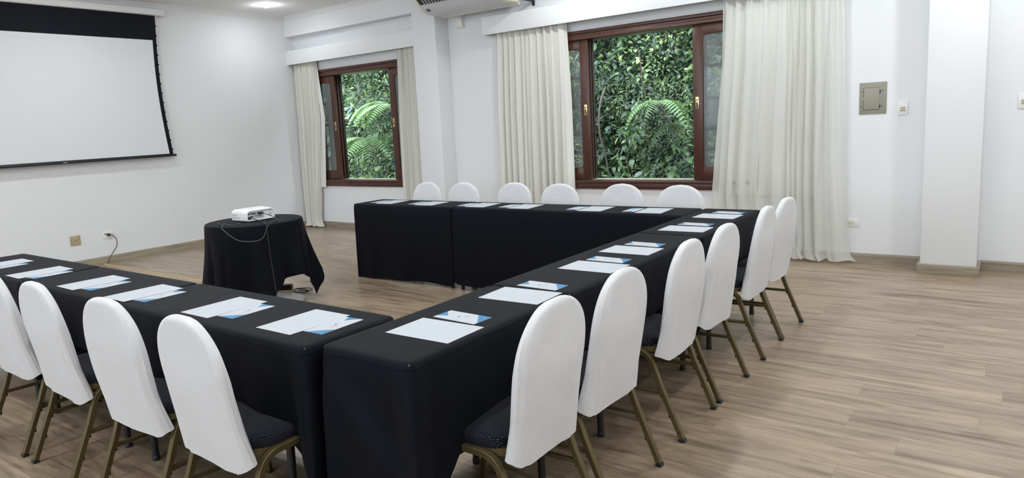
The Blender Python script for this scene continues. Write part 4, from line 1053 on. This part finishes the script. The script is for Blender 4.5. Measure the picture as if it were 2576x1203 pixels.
def leaves(n_clump, per, size, region, mats, seed, dens_focus=None, spread=0.30, aspect=0.45, lift=0.25):
    """merged leaf blades: numpy arrays of verts / faces / material ids"""
    g = np.random.default_rng(seed)
    V = []; F = []; MI = []; base = 0
    x0, x1, z0, z1 = region
    for c in range(n_clump):
        cx = g.uniform(x0, x1); cz = g.uniform(z0, z1); cy = hill_y(cx, cz) - abs(g.normal(0.05, lift))
        sz = size*g.uniform(0.6, 1.5); mi = int(g.choice(len(mats), p=mats_p[len(mats)] if len(mats) in mats_p else None))
        k = per; rad = spread*g.uniform(0.6, 1.4)
        off = g.normal(0, 1, (k, 3)); off /= (np.linalg.norm(off, axis=1, keepdims=True)+1e-6); off *= (g.uniform(0, 1, (k, 1))**0.5)*rad
        off[:, 1] *= 0.55; off[:, 1] -= np.abs(off[:, 1])*0.4
        pos = off + np.array([cx, cy, cz])
        # blade direction: outward from the clump, towards the house, drooping
        d = off/rad*0.8 + g.normal(0, 0.45, (k, 3)) + np.array([0, -0.5, -0.25]); d /= np.linalg.norm(d, axis=1, keepdims=True)
        upv = np.array([0, -0.55, 0.85]) + g.normal(0, 0.35, (k, 3))
        s = np.cross(d, upv); s /= (np.linalg.norm(s, axis=1, keepdims=True)+1e-6); nrm = np.cross(s, d)
        L = sz*g.uniform(0.7, 1.25, (k, 1)); Wd = L*aspect*g.uniform(0.8, 1.2, (k, 1))
        b = pos; m1 = pos+d*L*0.45+nrm*L*0.06; tip = pos+d*L-nrm*L*0.12
        l1 = pos+d*L*0.25+s*Wd*0.42-nrm*L*0.02; r1 = pos+d*L*0.25-s*Wd*0.42-nrm*L*0.02
        l2 = pos+d*L*0.62+s*Wd*0.40-nrm*L*0.03; r2 = pos+d*L*0.62-s*Wd*0.40-nrm*L*0.03
        vs = np.stack([b, l1, l2, tip, r2, r1, m1], axis=1).reshape(-1, 3)
        V.append(vs)
        idx = np.arange(k)*7+base
        for (p, q, r_, t_) in ((0,1,2,6),(6,2,3,-1),(6,3,4,-1),(0,6,4,5)):
            if t_ >= 0: F.extend(np.stack([idx+p, idx+q, idx+r_, idx+t_], 1).tolist())
            else: F.extend(np.stack([idx+p, idx+q, idx+r_], 1).tolist())
            if g.uniform() < 0: pass
        mm = np.where(g.uniform(0, 1, k) < 0.12, g.integers(0, len(mats), k), mi)
        for _ in range(4): MI.extend(mm.tolist())
        base += 7*k
    return np.concatenate(V), F, MI
mats_p = {4: [0.34, 0.36, 0.18, 0.12], 5: [0.24, 0.36, 0.24, 0.13, 0.03]}
def leafstuff(name, label, parts, cat='plants'):
    vs = []; fs = []; mi = []; mats = []
    for (V, F, MI, ms) in parts:
        k = sum(len(a) for a in vs); vs.append(V); fs += [tuple(i+k for i in f) for f in F]
        mo = len(mats); mats += ms; mi += [m+mo for m in MI]
    me = bpy.data.meshes.new(name); me.from_pydata(np.concatenate(vs).tolist(), [], fs)
    for m in mats: me.materials.append(m)
    me.polygons.foreach_set('material_index', mi); me.shade_smooth(); me.update()
    o = bpy.data.objects.new(name, me); COL.objects.link(o); return tag(o, label, cat, kind='stuff')
A4_, A5_ = LEAF[:4], LEAF[:5]
R1, R2 = (-13.0, -9.2, 0.0, 3.6), (-6.9, -3.0, 0.0, 3.6)
parts = []
for rg, sd in ((R1, 1), (R2, 2)):
    for (nc, per, size, mats, asp, spr, lf) in ((420, 46, 0.060, A4_, 0.52, 0.25, 0.14), (190, 34, 0.090, A4_, 0.42, 0.27, 0.28), (60, 18, 0.115, A5_, 0.66, 0.22, 0.34), (110, 46, 0.080, A5_, 0.24, 0.20, 0.36), (46, 12, 0.15, [LEAF[2], LEAF[1], LEAF[3], LEAF[2]], 0.36, 0.13, 0.40)):
        V, F, MI = leaves(nc, per, size, rg, mats, sd*100+nc, aspect=asp, spread=spr, lift=lf); parts.append((V, F, MI, mats))
for rg, nc in (((-18, -13.0, -0.4, 6), 120), ((-9.2, -6.9, -0.4, 6), 70), ((-3.0, 2.5, -0.4, 6), 130), ((-13.0, -9.2, 3.6, 6), 50), ((-6.9, -3.0, 3.6, 6), 50), ((-13, -9.2, -0.5, 0), 25), ((-6.9, -3.0, -0.5, 0), 25)):
    V, F, MI = leaves(nc, 26, 0.26, rg, A4_, nc+int(rg[0]*7)+900, spread=0.55, aspect=0.5, lift=0.2); parts.append((V, F, MI, A4_))
leafstuff('hillside_foliage', 'dense mixed green foliage covering the hillside outside both windows', parts)

def frond_mesh(length, droop, mat, pairs=15):
    mb = MB()
    path = []
    for i in range(21):
        t = i/20; path.append(Vector((0, length*(t-0.10*t*t), droop[0]*t - droop[1]*t*t)))
    mb.tube(path, 0.006, mat, 5, scales=[1-0.8*i/20 for i in range(21)])
    for k in range(pairs):
        t = 0.12+0.86*k/(pairs-1); f = t*20; i = min(19, int(f)); p = path[i].lerp(path[i+1], f-i); tan = (path[i+1]-path[i]).normalized()
        pl = length*0.36*math.sin(PI*min(1, 0.18+0.80*t))**0.9*(1-0.25*t)
        for s in (-1, 1):
            d = (Vector((s, 0, -0.12))*1.0 + tan*0.42).normalized(); nrm = Vector((0,0,1)); w = (length*0.060)
            side = d.cross(nrm).normalized(); nt_ = 9; L_ = []; R_ = []
            mid = []
            for q in range(nt_+1):
                u = q/nt_; c = p + d*pl*u - Vector((0,0,1))*0.10*pl*u*u
                ww = w*(1-u)**0.6*(0.55+0.45*math.sin(PI*min(1, u*1.1+0.1)))
                tooth = 1.0 if q % 2 == 0 else 0.62
                mid.append(c+Vector((0,0,0.003))); L_.append(c+side*ww*tooth+d*0.012*(q%2)); R_.append(c-side*ww*tooth+d*0.012*(q%2))
            mb.grid([L_, mid, R_], mat)
    return mb
def pxy(px, py, Y):
    d = rr*((px-CX)/FPX) - uu*((py-CY)/FPX) + fw
    s = Y/d.y; return Vector((d.x*s, Y, 1.45+d.z*s))
def fern(label, base, fronds, mat, length, trunk=True):
    r = thing('tree_fern', label, 'fern', base, group='tree ferns outside the windows')
    if trunk:
        bz = -0.4
        tb = MB(); yb = float(hill_y(base[0], 0.0))
        tb.tube(bez([(0,0,0),(0.0,0.12,-0.06),(0.0,0.35,-0.22),(0,0.75,-0.5)], 6), 0.018, M['bark'], 8, scales=None); tb.build('stem', r)
    for (ang, el, ln) in fronds:
        mb = frond_mesh(length*ln, (0.35, 0.62) if el == 0 else (0.15+el, 0.55+el), M[mat]); o = mb.build('frond', r, smooth=60, normals=False)
        o.rotation_euler = (0, 0, math.radians(ang))
    return r
F5 = [(180, 0, 1.0), (140, 0.1, 0.95), (215, 0.1, 1.0), (100, 0.25, 0.85), (260, 0.25, 0.9)]
fern('bright tree fern low in the smaller window', pxy(925, 350, 9.35), [(150,0,1.0),(190,0.05,1.05),(225,0.05,1.0),(110,0.2,0.9),(262,0.2,0.9)], 'fern', 0.85)
fern('pale tree fern at the right of the smaller window', pxy(960, 262, 9.55), [(170,0.1,0.9),(205,0.0,0.9),(130,0.15,0.95),(95,0.25,0.9)], 'fern', 0.80)
fern('large pale fern frond clump at the bottom of the smaller window', pxy(915, 372, 9.2), [(172,0.0,1.0),(215,0.05,0.8),(140,0.1,0.8)], 'fern', 0.80)
fern('fern with spreading fronds in the middle of the smaller window', pxy(985, 268, 9.4), [(120,0.0,1.0),(150,0.0,1.0),(185,0.0,0.9),(95,0.1,0.9)], 'fern', 0.80)
fern('yellowish fern at the left edge of the smaller window', pxy(868, 330, 9.5), [(200,0.0,0.9),(160,0.05,0.8),(240,0.15,0.8)], 'fern_dark', 0.75)
fern('tree fern in the centre of the larger window', pxy(1655, 262, 9.45), [(245,0.25,0.95),(180,0.0,0.75),(140,0.0,0.75),(105,0.25,0.75)], 'fern', 0.72)
fern('greyish fern below the centre of the larger window', pxy(1695, 318, 9.6), [(200,0.0,0.8),(160,0.0,0.8),(235,0.1,0.7),(120,0.1,0.7)], 'fern_dark', 0.60)

# big-leaved plants: each plant its own thing with leaf children
def big_leaf_mesh(size, mat):
    mb = MB(); P = []
    for i in range(9):
        u = i/8; w = size*0.34*(math.sin(PI*(u**0.62))**0.85)*(1.0) + 0.0005
        c = Vector((0, size*u*1.0, -0.30*size*u*u)); P.append([c+Vector((w*k/2, -0.10*size*abs(k)/2*(1-u), -0.08*size*(1-abs(k)/2.0)*0 + 0.05*size*abs(k)/2)) for k in (-2,-1,0,1,2)])
    mb.grid(P, mat); return mb
def leafy_plant(label, base, count, size, mat, seed, group):
    r = thing('broadleaf_plant', label, 'plant', base, group=group); rnd = random.Random(seed)
    st = MB(); st.tube(bez([(0,0.02,0.25),(0.02,0.05,0),(0,0.12,-0.2),(0,0.25,-0.45)], 5), 0.008, M['bark'], 6); st.build('stem', r)
    for k in range(count):
        o = big_leaf_mesh(size*rnd.uniform(0.7, 1.2), mat).build('leaf', r, smooth=60, normals=False)
        o.location = (rnd.uniform(-0.22, 0.22), rnd.uniform(-0.12, 0.06), rnd.uniform(-0.28, 0.28)); o.rotation_euler = (rnd.uniform(-0.7, 0.15), rnd.uniform(-0.3, 0.3), PI+rnd.uniform(-1.2, 1.2))
leafy_plant('heart-leaved plant in the centre of the larger window', pxy(1615, 300, 9.35), 24, 0.105, LEAF[3], 5, 'broadleaf plants on the hillside')
leafy_plant('fresh green leafy plant near the top of the larger window', pxy(1605, 165, 9.55), 26, 0.085, LEAF[2], 6, 'broadleaf plants on the hillside')
leafy_plant('long-leaved plant low at the right of the larger window', pxy(1722, 405, 9.4), 30, 0.13, LEAF[1], 7, 'broadleaf plants on the hillside')
leafy_plant('pale leafy plant at the bottom of the larger window', pxy(1575, 440, 9.3), 30, 0.11, LEAF[1], 9, 'broadleaf plants on the hillside')
leafy_plant('yellow-green hanging plant at the top of the smaller window', pxy(888, 205, 9.6), 8, 0.08, LEAF[4], 10, 'broadleaf plants on the hillside')
mb = MB(); a = pxy(1508, 262, 9.6); b_ = pxy(1506, 330, 9.6)
mb.tube(bez([(a.x+0.03, 9.75, a.z+0.25), (a.x, 9.62, a.z), (b_.x, 9.62, b_.z), (b_.x+0.02, 9.8, b_.z-0.5), (b_.x+0.02, 10.1, -0.4)], 8), 0.013, M['bark'], 8)
tr_ = thing('young_tree', 'thin pale tree stem at the left edge of the larger window view', 'tree', (a.x, 9.62, -0.4)); mb.v = [(v[0]-a.x, v[1]-9.62, v[2]+0.4) for v in mb.v]; mb.build('trunk', tr_)
